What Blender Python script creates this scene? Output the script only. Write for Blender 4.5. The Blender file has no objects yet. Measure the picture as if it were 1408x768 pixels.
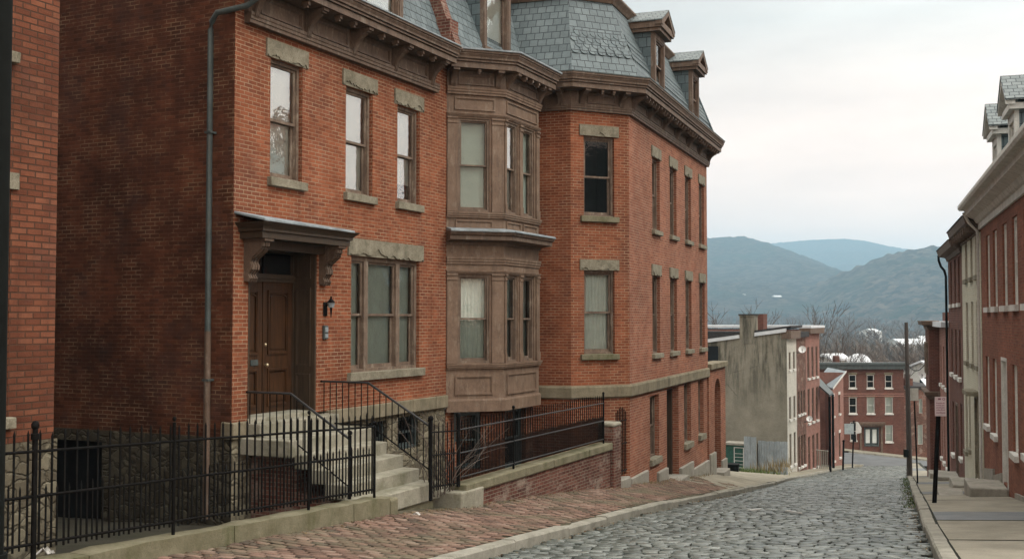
import bpy, bmesh, math, random
from math import radians, sin, cos, pi
from mathutils import Vector, noise
random.seed(7)
S = bpy.context.scene

# ------------------------------------------------------------------ camera
FPX = 1500.0                       # focal length in photo pixels (photo 1408 px wide)
PITCH = radians(2.06)
cam = bpy.data.cameras.new('camera'); cam_o = bpy.data.objects.new('camera', cam)
S.collection.objects.link(cam_o); S.camera = cam_o
cam.sensor_width = 36.0; cam.lens = 36.0 * FPX / 1408.0
cam.clip_start = 0.1; cam.clip_end = 30000
cam_o.location = (0, 0, 0); cam_o.rotation_euler = (pi / 2 + PITCH, 0, 0)

# ------------------------------------------------------------------ world (overcast)
SUN_EL, SUN_AZ = radians(50), radians(118)      # azimuth from +Y towards +X
w = bpy.data.worlds.new('World'); S.world = w; w.use_nodes = True
nt = w.node_tree; nt.nodes.clear()
def wn(t, **k):
    n = nt.nodes.new(t)
    for a, b in k.items(): setattr(n, a, b)
    return n
out = wn('ShaderNodeOutputWorld'); bg = wn('ShaderNodeBackground'); bg.inputs['Strength'].default_value = 0.1
sky = wn('ShaderNodeTexSky', sky_type='NISHITA', sun_disc=False, sun_elevation=SUN_EL, sun_rotation=SUN_AZ)
tc = wn('ShaderNodeTexCoord'); mp = wn('ShaderNodeMapping'); mp.inputs['Scale'].default_value = (1.2, 1.2, 5.0)
nz = wn('ShaderNodeTexNoise'); nz.inputs['Scale'].default_value = 2.2; nz.inputs['Detail'].default_value = 6; nz.inputs['Roughness'].default_value = 0.55
cr = wn('ShaderNodeValToRGB')
cr.color_ramp.elements[0].position = 0.32; cr.color_ramp.elements[0].color = (0.74, 0.725, 0.705, 1)
cr.color_ramp.elements[1].position = 0.68; cr.color_ramp.elements[1].color = (1.0, 0.975, 0.93, 1)
sx = wn('ShaderNodeVectorMath', operation='DOT_PRODUCT'); sx.inputs[1].default_value = (sin(SUN_AZ) * cos(SUN_EL), cos(SUN_AZ) * cos(SUN_EL), sin(SUN_EL))
gr = wn('ShaderNodeMapRange'); gr.inputs['From Min'].default_value = -0.25; gr.inputs['From Max'].default_value = 0.95; gr.interpolation_type = 'SMOOTHSTEP'
gr.inputs['To Min'].default_value = 15.2; gr.inputs['To Max'].default_value = 33.0      # overcast, brightest round the hidden sun behind the camera
mul = wn('ShaderNodeMixRGB', blend_type='MULTIPLY'); mul.inputs[0].default_value = 1.0
mix = wn('ShaderNodeMixRGB'); mix.inputs[0].default_value = 0.97
L = nt.links.new
L(tc.outputs['Generated'], mp.inputs[0]); L(mp.outputs[0], nz.inputs['Vector']); L(nz.outputs['Fac'], cr.inputs[0])
L(tc.outputs['Generated'], sx.inputs[0]); L(sx.outputs['Value'], gr.inputs['Value'])
L(cr.outputs['Color'], mul.inputs[1]); L(gr.outputs['Result'], mul.inputs[2])
sz = wn('ShaderNodeSeparateXYZ'); L(tc.outputs['Generated'], sz.inputs[0])
hr = wn('ShaderNodeValToRGB'); hr.color_ramp.elements[0].position = 0.0; hr.color_ramp.elements[0].color = (1.66, 1.15, 0.90, 1)   # paler, warmer band low down
hr.color_ramp.elements[1].position = 0.26; hr.color_ramp.elements[1].color = (0.59, 0.575, 0.555, 1)
e3 = hr.color_ramp.elements.new(0.95); e3.color = (1.25, 1.22, 1.19, 1); e4 = hr.color_ramp.elements.new(0.34); e4.color = (0.61, 0.585, 0.565, 1)   # and brighter overhead
m2 = wn('ShaderNodeMixRGB', blend_type='MULTIPLY'); m2.inputs[0].default_value = 1.0
L(sz.outputs['Z'], hr.inputs[0]); L(mul.outputs['Color'], m2.inputs[1]); L(hr.outputs['Color'], m2.inputs[2])
L(sky.outputs['Color'], mix.inputs[1]); L(m2.outputs['Color'], mix.inputs[2])
L(mix.outputs['Color'], bg.inputs['Color']); L(bg.outputs[0], out.inputs['Surface'])

sun = bpy.data.lights.new('sun', 'SUN'); sun.energy = 1.5; sun.angle = radians(16); sun.color = (1.0, 0.95, 0.88)
sun_o = bpy.data.objects.new('sun', sun); S.collection.objects.link(sun_o)
sd = Vector((sin(SUN_AZ) * cos(SUN_EL), cos(SUN_AZ) * cos(SUN_EL), sin(SUN_EL)))
sun_o.rotation_euler = sd.to_track_quat('Z', 'Y').to_euler(); sun_o.location = (10, -10, 30)

vs = S.view_settings; vs.view_transform = 'Standard'; vs.look = 'None'; vs.gamma = 1.0; vs.use_curve_mapping = False
vs.exposure = 0.14
cy = S.cycles; cy.use_denoising = True; cy.max_bounces = 6; cy.diffuse_bounces = 3; cy.glossy_bounces = 3
cy.transmission_bounces = 4; cy.transparent_max_bounces = 10; cy.volume_bounces = 0; cy.sample_clamp_indirect = 6

# ------------------------------------------------------------------ geometry helpers
CP, SP = cos(PITCH), sin(PITCH)
def ray(x, y):
    a = (x - 704) / FPX; b = (384 - y) / FPX
    return (a, CP - b * SP, SP + b * CP)
def at(x, y, Y):
    d = ray(x, y); k = Y / d[1]; return (d[0] * k, Y, d[2] * k)

class Facade:
    """A vertical plane in metres: s along it, t out of it, z up. side=-1 flips which way it looks."""
    def __init__(f, o, heading, side=1):
        a = radians(heading); f.o = (o[0], o[1]); f.u = (sin(a), cos(a)); f.n = (cos(a) * side, -sin(a) * side); f.h = heading
    def P(f, s, t, z): return Vector((f.o[0] + s * f.u[0] + t * f.n[0], f.o[1] + s * f.u[1] + t * f.n[1], z))
    def q(f, x, y, t=0):
        d = ray(x, y); ox = f.o[0] + t * f.n[0]; oy = f.o[1] + t * f.n[1]
        k = (ox * f.n[0] + oy * f.n[1]) / (d[0] * f.n[0] + d[1] * f.n[1])
        return ((k * d[0] - ox) * f.u[0] + (k * d[1] - oy) * f.u[1], k * d[2])

def tag(o, label=None, cat=None, group=None, kind=None):
    if label: o['label'] = label
    if cat: o['category'] = cat
    if group: o['group'] = group
    if kind: o['kind'] = kind
    return o
def thing(name, loc, label, cat, group=None):
    o = bpy.data.objects.new(name, None); o.empty_display_size = 0.2; o.location = loc
    S.collection.objects.link(o); return tag(o, label, cat, group)
def world_loc(o):
    p = Vector(o.location)
    while o.parent: o = o.parent; p += Vector(o.location)
    return p
def copy_tree(o, parent=None, loc=None):
    c = o.copy(); S.collection.objects.link(c); c.parent = parent
    if loc is not None: c.location = loc
    for ch in list(o.children): copy_tree(ch, c)
    return c

class MB:
    """Collects faces (world metres); build() links them as ONE mesh object."""
    def __init__(m): m.v = []; m.f = []; m.sm = []
    def face(m, pts, smooth=False):
        i = len(m.v); m.v += [Vector(p) for p in pts]; m.f.append(list(range(i, i + len(pts)))); m.sm.append(smooth)
    def grid(m, rows, smooth=True, closed=False):
        i = len(m.v); n = len(rows[0])
        for r in rows: m.v += [Vector(p) for p in r]
        for a in range(len(rows) - 1):
            for b in range(n if closed else n - 1):
                c = (b + 1) % n
                m.f.append([i + a * n + b, i + a * n + c, i + (a + 1) * n + c, i + (a + 1) * n + b]); m.sm.append(smooth)
    def hexa(m, p):       # 8 points: bottom ring 0-3, top ring 4-7
        i = len(m.v); m.v += [Vector(q) for q in p]
        for q in ((3, 2, 1, 0), (4, 5, 6, 7), (0, 1, 5, 4), (1, 2, 6, 5), (2, 3, 7, 6), (3, 0, 4, 7)):
            m.f.append([i + k for k in q]); m.sm.append(False)
    def box(m, F, s0, s1, t0, t1, z0, z1, dz=0.0):
        """dz: rise of the top and bottom from s0 to s1"""
        m.hexa([F.P(s0, t0, z0), F.P(s1, t0, z0 + dz), F.P(s1, t1, z0 + dz), F.P(s0, t1, z0),
                F.P(s0, t0, z1), F.P(s1, t0, z1 + dz), F.P(s1, t1, z1 + dz), F.P(s0, t1, z1)])
    def prism(m, ring_a, ring_b):
        n = len(ring_a); i = len(m.v); m.v += [Vector(p) for p in ring_a] + [Vector(p) for p in ring_b]
        for k in range(n):
            j = (k + 1) % n; m.f.append([i + k, i + j, i + n + j, i + n + k]); m.sm.append(False)
        m.f.append([i + k for k in range(n)][::-1]); m.f.append([i + n + k for k in range(n)]); m.sm += [False, False]
    def prism_tz(m, F, pts, s0, s1): m.prism([F.P(s0, t, z) for t, z in pts], [F.P(s1, t, z) for t, z in pts])
    def prism_sz(m, F, pts, t0, t1): m.prism([F.P(s, t0, z) for s, z in pts], [F.P(s, t1, z) for s, z in pts])
    def tube(m, pts, r, n=6, r2=None, cap=True):
        pts = [Vector(p) for p in pts]; rows = []
        for k, p in enumerate(pts):
            d = (pts[min(k + 1, len(pts) - 1)] - pts[max(k - 1, 0)]).normalized()
            a = d.cross(Vector((0, 0, 1)) if abs(d.z) < 0.95 else Vector((1, 0, 0))).normalized(); b = d.cross(a)
            rr = r if r2 is None else r + (r2 - r) * k / max(1, len(pts) - 1)
            rows.append([p + a * (rr * cos(2 * pi * j / n)) + b * (rr * sin(2 * pi * j / n)) for j in range(n)])
        m.grid(rows, smooth=n > 4, closed=True)
        if cap: m.face(rows[0]); m.face(rows[-1][::-1])
    def ball(m, c, r, n=8, sz=1.0):
        c = Vector(c); rows = []
        for k in range(n // 2 + 1):
            a = -pi / 2 + pi * k / (n // 2)
            rows.append([c + Vector((r * cos(a) * cos(2 * pi * j / n), r * cos(a) * sin(2 * pi * j / n), r * sz * sin(a))) for j in range(n)])
        m.grid(rows, closed=True)
    def sweep(m, path, prof, cap=True):
        """prof: closed loop of (t, z); path: plan points, outward on the right-hand side"""
        off = {}
        for t, z in prof:
            if t not in off: off[t] = offset(path, t)
        rings = [[Vector((*off[t][k], z)) for t, z in prof] for k in range(len(path))]
        m.grid(rings, smooth=False, closed=True)
        if cap: m.face(rings[0]); m.face(rings[-1][::-1])
    def build(m, name, mat, parent=None, bevel=0.0, jitter=0.0, weld=False):
        base = world_loc(parent) if parent else Vector((0, 0, 0))
        me = bpy.data.meshes.new(name)
        vv = m.v
        me.from_pydata([tuple(p - base) for p in vv], [], m.f)
        uv = me.uv_layers.new(name='UVMap').data; Z = Vector((0, 0, 1))
        for poly, ix in zip(me.polygons, m.f):
            n = poly.normal
            if abs(n.z) > 0.8: u = Vector((1, 0, 0)); v = Vector((0, 1, 0))
            else: u = Z.cross(n).normalized(); v = n.cross(u)
            for li, k in zip(poly.loop_indices, ix): uv[li].uv = (vv[k].dot(u), vv[k].dot(v))
        me.polygons.foreach_set('use_smooth', m.sm)
        if weld:
            b = bmesh.new(); b.from_mesh(me); bmesh.ops.remove_doubles(b, verts=b.verts, dist=0.0004); b.to_mesh(me); b.free()
        if jitter:
            for q in me.vertices:
                p = q.co + base
                q.co += jitter * Vector((noise.noise(p * 3.1), noise.noise(p * 3.1 + Vector((9, 0, 0))), noise.noise(p * 3.1 + Vector((0, 9, 0)))))
        me.materials.append(mat)
        o = bpy.data.objects.new(name, me); S.collection.objects.link(o)
        if parent: o.parent = parent
        if bevel:
            bv = o.modifiers.new('bevel', 'BEVEL'); bv.width = bevel; bv.segments = 2; bv.limit_method = 'ANGLE'
        return o

def offset(path, t):
    res = []; n = len(path)
    def nr(a, b):
        dx, dy = b[0] - a[0], b[1] - a[1]; l = math.hypot(dx, dy); return (dy / l, -dx / l)
    for i, p in enumerate(path):
        if i == 0: mm = nr(path[0], path[1]); k = 1
        elif i == n - 1: mm = nr(path[-2], path[-1]); k = 1
        else:
            a = nr(path[i - 1], p); b = nr(p, path[i + 1]); mm = (a[0] + b[0], a[1] + b[1]); l = math.hypot(*mm)
            mm = (mm[0] / l, mm[1] / l); k = 1 / (mm[0] * a[0] + mm[1] * a[1])
        res.append((p[0] + mm[0] * t * k, p[1] + mm[1] * t * k))
    return res

def wall(m, F, s0, s1, z0, z1, holes=(), t=0.0, depth=0.22):
    """A wall sheet with real openings (s0, s1, z0, z1[, depth]) and their reveals."""
    ss = sorted({s0, s1, *[h[0] for h in holes], *[h[1] for h in holes]}); zs = sorted({z0, z1, *[h[2] for h in holes], *[h[3] for h in holes]})
    ss = [s for s in ss if s0 <= s <= s1]; zs = [z for z in zs if z0 <= z <= z1]
    for a, b in zip(ss, ss[1:]):
        for c, d in zip(zs, zs[1:]):
            if any(h[0] < (a + b) / 2 < h[1] and h[2] < (c + d) / 2 < h[3] for h in holes): continue
            m.face([F.P(a, t, c), F.P(b, t, c), F.P(b, t, d), F.P(a, t, d)])
    for h in holes:
        a, b, c, d = h[:4]; e = h[4] if len(h) > 4 else depth
        for p, q in (((a, c), (a, d)), ((a, d), (b, d)), ((b, d), (b, c)), ((b, c), (a, c))):
            m.face([F.P(p[0], t, p[1]), F.P(q[0], t, q[1]), F.P(q[0], t - e, q[1]), F.P(p[0], t - e, p[1])])

# ------------------------------------------------------------------ materials
class Mt:
    def __init__(s, name, rough=0.85, spec=0.3):
        s.m = bpy.data.materials.new(name); s.m.use_nodes = True; s.t = s.m.node_tree; s.t.nodes.clear()
        s.o = s.n('ShaderNodeOutputMaterial'); s.b = s.n('ShaderNodeBsdfPrincipled'); s.L(s.b.outputs[0], s.o.inputs[0])
        s.b.inputs['Roughness'].default_value = rough; s.b.inputs['Specular IOR Level'].default_value = spec
    def n(s, t, **k):
        x = s.t.nodes.new(t)
        for a, b in k.items(): setattr(x, a, b)
        return x
    def L(s, a, b): s.t.links.new(a, b)
    def obj(s): return s.n('ShaderNodeTexCoord').outputs['Object']
    def uv(s): return s.n('ShaderNodeTexCoord').outputs['UV']
    def noise(s, vec, scale, detail=4, rough=0.55, stretch=None):
        if stretch:
            mp = s.n('ShaderNodeMapping'); mp.inputs['Scale'].default_value = stretch; s.L(vec, mp.inputs[0]); vec = mp.outputs[0]
        x = s.n('ShaderNodeTexNoise'); x.inputs['Scale'].default_value = scale; x.inputs['Detail'].default_value = detail; x.inputs['Roughness'].default_value = rough
        s.L(vec, x.inputs['Vector']); return x.outputs['Fac']
    def ramp(s, fac, stops):
        x = s.n('ShaderNodeValToRGB'); e = x.color_ramp.elements
        while len(e) < len(stops): e.new(0.5)
        for i, (p, c) in enumerate(stops):
            e[i].position = p; e[i].color = (*c, 1) if not isinstance(c, (int, float)) else (c, c, c, 1)
        s.L(fac, x.inputs[0]); return x.outputs[0]
    def mix(s, fac, a, b, mode='MIX'):
        x = s.n('ShaderNodeMixRGB', blend_type=mode)
        for sock, v in zip(x.inputs, (fac, a, b)):
            if hasattr(v, 'node'): s.L(v, sock)
            elif isinstance(v, tuple): sock.default_value = (*v, 1)
            else: sock.default_value = v if sock.name == 'Fac' or sock.type == 'VALUE' else (v, v, v, 1)
        return x.outputs[0]
    def math(s, op, a, b=0.0):
        x = s.n('ShaderNodeMath', operation=op)
        for sock, v in zip(x.inputs, (a, b)):
            if hasattr(v, 'node'): s.L(v, sock)
            else: sock.default_value = v
        return x.outputs[0]
    def col(s, c):
        if hasattr(c, 'node'): s.L(c, s.b.inputs['Base Color'])
        else: s.b.inputs['Base Color'].default_value = (*c, 1)
    def bump(s, h, dist=0.01, strength=1.0):
        x = s.n('ShaderNodeBump'); x.inputs['Distance'].default_value = dist; x.inputs['Strength'].default_value = strength
        s.L(h, x.inputs['Height']); s.L(x.outputs[0], s.b.inputs['Normal'])

def brick_mat(name, dark, mid, light, mortar, bw=0.205, bh=0.0677, ms=0.0095, soot=0.45, stain=(0.6, 1.1), mortar_loss=0.3, bump=0.008, keep_at=(0.40, 0.60), bloom=0.0):
    s = Mt(name, 0.9, 0.15); uv = s.uv()
    wob = s.n('ShaderNodeTexNoise'); wob.inputs['Scale'].default_value = 2.5; s.L(uv, wob.inputs['Vector'])
    dis = s.n('ShaderNodeVectorMath', operation='SCALE'); dis.inputs['Scale'].default_value = 0.014
    sub = s.n('ShaderNodeVectorMath', operation='SUBTRACT'); sub.inputs[1].default_value = (0.5, 0.5, 0.5)
    add = s.n('ShaderNodeVectorMath', operation='ADD')
    s.L(wob.outputs['Color'], sub.inputs[0]); s.L(sub.outputs[0], dis.inputs[0]); s.L(uv, add.inputs[0]); s.L(dis.outputs[0], add.inputs[1])
    b = s.n('ShaderNodeTexBrick'); b.offset = 0.5; b.offset_frequency = 2
    for k, v in (('Scale', 1.0), ('Mortar Size', ms), ('Mortar Smooth', 0.35), ('Brick Width', bw), ('Row Height', bh), ('Bias', 0.0)): b.inputs[k].default_value = v
    b.inputs['Color1'].default_value = (0, 0, 0, 1); b.inputs['Color2'].default_value = (1, 1, 1, 1); b.inputs['Mortar'].default_value = (.5, .5, .5, 1)
    s.L(add.outputs[0], b.inputs['Vector'])
    tone = s.mix(0.62, b.outputs['Color'], s.noise(uv, 4.5, 7, 0.78, (0.6, 2.2, 1)))
    c = s.ramp(tone, [(0.05, dark), (0.3, tuple((a + e) / 2 for a, e in zip(dark, mid))), (0.55, mid), (0.92, light)])
    big = s.noise(uv, 0.55, 6, 0.62); c = s.mix(1.0, c, s.ramp(big, [(0.3, stain[0]), (0.72, stain[1])]), 'MULTIPLY')
    pt = s.ramp(s.noise(uv, 0.9, 7, 0.72, (1, 0.7, 1)), [(0.52, 0.0), (0.60, 1.0)]); c = s.mix(s.math('MULTIPLY', pt, 0.42), c, s.mix(0.5, c, tuple((a_ + 0.06) * 0.75 for a_ in dark), 'MIX'))
    sootm = s.ramp(s.noise(uv, 1.3, 7, 0.7, (1, 0.45, 1)), [(0.5, 0.0), (0.75, 1.0)])
    c = s.mix(s.math('MULTIPLY', sootm, soot), c, tuple(x * 0.5 for x in dark))
    run = s.ramp(s.noise(uv, 2.6, 6, 0.7, (1, 0.10, 1)), [(0.50, 0.0), (0.72, 1.0)]); c = s.mix(s.math('MULTIPLY', run, 0.45), c, tuple(x * 0.9 for x in dark))
    if bloom: c = s.mix(s.math('MULTIPLY', s.ramp(s.noise(uv, 1.7, 8, 0.75), [(0.53, 0.0), (0.63, 1.0)]), bloom), c, (0.40, 0.33, 0.27))
    keep = s.ramp(s.noise(uv, 2.2, 5, 0.65), [(keep_at[0], 1.0 - mortar_loss), (keep_at[1], 1.0)])
    mcol = s.mix(s.noise(uv, 6, 4), tuple(x * 0.6 for x in mortar), mortar)
    fac = s.math('MULTIPLY', b.outputs['Fac'], keep)
    c = s.mix(fac, c, mcol); c = s.mix(0.35, c, s.ramp(s.noise(uv, 60, 3, 0.7), [(0.25, 0.35), (0.75, 1.0)]), 'MULTIPLY')
    s.col(c)
    h = s.math('ADD', s.math('MULTIPLY', s.math('SUBTRACT', 1.0, b.outputs['Fac']), 1.0), s.math('MULTIPLY', s.noise(uv, 45, 4, 0.7), 0.6))
    s.bump(h, bump, 0.9); return s.m

def stone_mat(name, a, b, moss=(0.10, 0.11, 0.05), mossy=0.4, scale=3.0, rough=0.92, bump=0.012, streak=False, grain=0.5):
    s = Mt(name, rough, 0.2); o = s.obj()
    c = s.ramp(s.noise(o, scale, 8, 0.65), [(0.3, a), (0.7, b)])
    m = s.ramp(s.noise(o, scale * 0.6, 6, 0.7, (1, 1, 0.35) if streak else None), [(0.5, 0.0), (0.72, 1.0)])
    c = s.mix(s.math('MULTIPLY', m, mossy), c, moss)
    c = s.mix(grain, c, s.ramp(s.noise(o, 40, 4, 0.75), [(0.25, 0.45), (0.75, 1.1)]), 'MULTIPLY')
    s.col(c); s.bump(s.math('ADD', s.noise(o, 14, 6, 0.7), s.math('MULTIPLY', s.noise(o, 60, 3), 0.4)), bump); return s.m

def rubble_mat(name, dim=1.0):
    s = Mt(name, 0.95, 0.15); uv = s.uv()
    mp = s.n('ShaderNodeMapping'); mp.inputs['Scale'].default_value = (1, 1.5, 1); wn_ = s.n('ShaderNodeTexNoise'); wn_.inputs['Scale'].default_value = 3.5; wn_.inputs['Detail'].default_value = 4; s.L(uv, wn_.inputs['Vector'])
    wa = s.n('ShaderNodeVectorMath', operation='MULTIPLY_ADD'); wa.inputs[1].default_value = (0.35, 0.30, 0); s.L(wn_.outputs['Color'], wa.inputs[0]); s.L(uv, wa.inputs[2]); s.L(wa.outputs[0], mp.inputs[0])
    v = s.n('ShaderNodeTexVoronoi', feature='DISTANCE_TO_EDGE'); v.inputs['Scale'].default_value = 4.6; s.L(mp.outputs[0], v.inputs['Vector'])
    v2 = s.n('ShaderNodeTexVoronoi'); v2.inputs['Scale'].default_value = 4.6; s.L(mp.outputs[0], v2.inputs['Vector'])
    sep = s.n('ShaderNodeSeparateColor'); s.L(v2.outputs['Color'], sep.inputs[0])
    c = s.ramp(s.mix(0.4, sep.outputs[0], s.noise(uv, 5, 6)), [(0.1, (0.085, 0.07, 0.048)), (0.5, (0.185, 0.16, 0.11)), (0.95, (0.30, 0.27, 0.19))])
    j = s.ramp(v.outputs['Distance'], [(0.0, 0.55), (0.07, 0.0)]); c = s.mix(j, c, (0.075, 0.065, 0.045))
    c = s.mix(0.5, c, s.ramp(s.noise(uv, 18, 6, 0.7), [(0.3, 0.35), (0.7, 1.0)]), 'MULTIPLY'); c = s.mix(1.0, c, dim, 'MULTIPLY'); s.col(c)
    s.bump(s.math('ADD', s.ramp(v.outputs['Distance'], [(0.0, 0.0), (0.12, 1.0)]), s.math('MULTIPLY', s.noise(uv, 20, 5), 0.4)), 0.02); return s.m

def paint_mat(name, a, b, wear, wearc=(0.28, 0.24, 0.19), rough=0.7, scale=4.0):
    s = Mt(name, rough, 0.3); o = s.obj()
    c = s.ramp(s.noise(o, scale, 7, 0.65), [(0.3, a), (0.7, b)])
    m = s.ramp(s.noise(o, 9, 8, 0.75, (1, 1, 0.3)), [(0.53, 0.0), (0.66, 1.0)]); c = s.mix(s.math('MULTIPLY', m, wear), c, wearc)
    dr = s.ramp(s.noise(o, 5, 7, 0.75, (1, 1, 0.08)), [(0.5, 0.0), (0.7, 1.0)]); c = s.mix(s.math('MULTIPLY', dr, 0.6), c, tuple(x * 0.4 for x in a))
    c = s.mix(0.5, c, s.ramp(s.noise(o, 35, 4, 0.7), [(0.3, 0.5), (0.7, 1.05)]), 'MULTIPLY')
    s.col(c); s.bump(s.noise(o, 25, 6, 0.7), 0.004); return s.m

def slate_mat(name, a, b, c3, bw=0.24, bh=0.26):
    s = Mt(name, 0.62, 0.3); uv = s.uv()
    k = s.n('ShaderNodeTexBrick'); k.offset = 0.5
    for n_, v in (('Scale', 1.0), ('Mortar Size', 0.009), ('Mortar Smooth', 0.1), ('Brick Width', bw), ('Row Height', bh)): k.inputs[n_].default_value = v
    k.inputs['Color1'].default_value = (0, 0, 0, 1); k.inputs['Color2'].default_value = (1, 1, 1, 1)
    wob = s.n('ShaderNodeTexNoise'); wob.inputs['Scale'].default_value = 3.0; s.L(uv, wob.inputs['Vector'])
    dis = s.n('ShaderNodeVectorMath', operation='MULTIPLY_ADD'); dis.inputs[1].default_value = (0.03, 0.02, 0); s.L(wob.outputs['Color'], dis.inputs[0]); s.L(uv, dis.inputs[2])
    s.L(dis.outputs[0], k.inputs['Vector'])
    c = s.ramp(s.mix(0.72, k.outputs['Color'], s.noise(uv, 3, 7, 0.75)), [(0.2, a), (0.5, b), (0.85, c3)])
    c = s.mix(k.outputs['Fac'], c, (0.02, 0.025, 0.03))
    c = s.mix(0.4, c, s.ramp(s.noise(uv, 30, 5, 0.7), [(0.3, 0.5), (0.7, 1.05)]), 'MULTIPLY'); s.col(c)
    sp = s.n('ShaderNodeSeparateXYZ'); s.L(dis.outputs[0], sp.inputs[0])
    saw = s.math('FRACT', s.math('DIVIDE', sp.outputs[1], bh))
    h = s.math('ADD', s.math('SUBTRACT', 1.0, saw), s.math('MULTIPLY', s.math('SUBTRACT', 1.0, k.outputs['Fac']), 0.5))
    s.bump(s.math('ADD', h, s.math('MULTIPLY', s.noise(uv, 25, 4), 0.35)), 0.012); return s.m

def island_mat(name, stops, joint, rough=0.6, spec=0.4, fine=30, bump=0.004, patch=0.5):
    """stones or pavers: one tone per loose piece, plus grime"""
    s = Mt(name, rough, spec); o = s.obj()
    g = s.n('ShaderNodeNewGeometry').outputs['Random Per Island']
    c = s.ramp(s.mix(0.25, g, s.noise(o, fine, 4, 0.7)), stops)
    c = s.mix(s.math('MULTIPLY', s.ramp(s.noise(o, 0.9, 6, 0.7), [(0.45, 0.0), (0.7, 1.0)]), patch), c, joint)
    c = s.mix(0.4, c, s.ramp(s.noise(o, fine * 2, 4, 0.7), [(0.3, 0.5), (0.7, 1.1)]), 'MULTIPLY')
    s.col(c); s.bump(s.noise(o, fine, 5, 0.7), bump); return s.m

def plain(name, c, rough=0.6, spec=0.3, var=0.25, scale=6.0, metal=0.0):
    s = Mt(name, rough, spec); o = s.obj(); s.b.inputs['Metallic'].default_value = metal
    s.col(s.ramp(s.noise(o, scale, 6, 0.65), [(0.3, tuple(x * (1 - var) for x in c)), (0.7, tuple(min(1, x * (1 + var)) for x in c))])); return s.m

def glass_mat(name, refl, tint=(0.86, 0.89, 0.86), fk=0.9):
    s = Mt(name); s.t.nodes.remove(s.b); o = s.obj()
    gl = s.n('ShaderNodeBsdfGlossy'); gl.inputs['Roughness'].default_value = 0.03; gl.inputs['Color'].default_value = (0.95, 0.97, 0.97, 1)
    tr = s.n('ShaderNodeBsdfTransparent'); tr.inputs['Color'].default_value = (*tint, 1)
    fr = s.n('ShaderNodeFresnel'); fr.inputs['IOR'].default_value = 1.5
    bp = s.n('ShaderNodeBump'); bp.inputs['Distance'].default_value = 0.012; bp.inputs['Strength'].default_value = 0.35; s.L(s.noise(o, 3.5, 3), bp.inputs['Height'])
    s.L(bp.outputs[0], gl.inputs['Normal'])
    f = s.math('ADD', s.math('MULTIPLY', fr.outputs[0], fk), refl)
    mx = s.n('ShaderNodeMixShader'); s.L(f, mx.inputs[0]); s.L(tr.outputs[0], mx.inputs[1]); s.L(gl.outputs[0], mx.inputs[2]); s.L(mx.outputs[0], s.o.inputs[0]); return s.m

def wood_mat(name, a, b, rough=0.45):
    s = Mt(name, rough, 0.4); o = s.obj()
    n = s.noise(o, 3.0, 8, 0.7, (9, 9, 0.7)); c = s.ramp(n, [(0.3, a), (0.7, b)])
    c = s.mix(0.45, c, s.ramp(s.noise(o, 2.0, 6, 0.7), [(0.35, 0.35), (0.7, 1.05)]), 'MULTIPLY'); s.col(c); s.bump(n, 0.003); return s.m

def stucco_mat(name):
    s = Mt(name, 0.95, 0.1); uv = s.uv()
    c = s.ramp(s.noise(uv, 0.8, 8, 0.7), [(0.3, (0.175, 0.16, 0.125)), (0.55, (0.245, 0.225, 0.175)), (0.8, (0.32, 0.295, 0.24))])
    sp = s.n('ShaderNodeSeparateXYZ'); s.L(uv, sp.inputs[0])
    top = s.n('ShaderNodeMapRange'); top.inputs['From Min'].default_value = -6.5; top.inputs['From Max'].default_value = -2.5; s.L(sp.outputs[1], top.inputs['Value'])
    st = s.ramp(s.noise(uv, 1.9, 6, 0.7, (1, 0.12, 1)), [(0.44, 0.0), (0.58, 1.0)])
    c = s.mix(s.math('MULTIPLY', s.math('MULTIPLY', st, top.outputs[0]), 0.85), c, (0.05, 0.048, 0.035))
    cr_ = s.n('ShaderNodeTexVoronoi', feature='DISTANCE_TO_EDGE'); cr_.inputs['Scale'].default_value = 0.33; s.L(uv, cr_.inputs['Vector'])
    c = s.mix(s.math('MULTIPLY', s.ramp(cr_.outputs['Distance'], [(0.0, 1.0), (0.006, 0.0)]), s.math('MULTIPLY', 0.5, s.ramp(s.noise(uv, 0.5, 3), [(0.52, 0.0), (0.62, 1.0)]))), c, (0.05, 0.045, 0.035))
    s.col(s.mix(0.4, c, s.ramp(s.noise(uv, 14, 5, 0.7), [(0.3, 0.5), (0.7, 1.05)]), 'MULTIPLY')); s.bump(s.noise(uv, 12, 6), 0.01); return s.m

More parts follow.
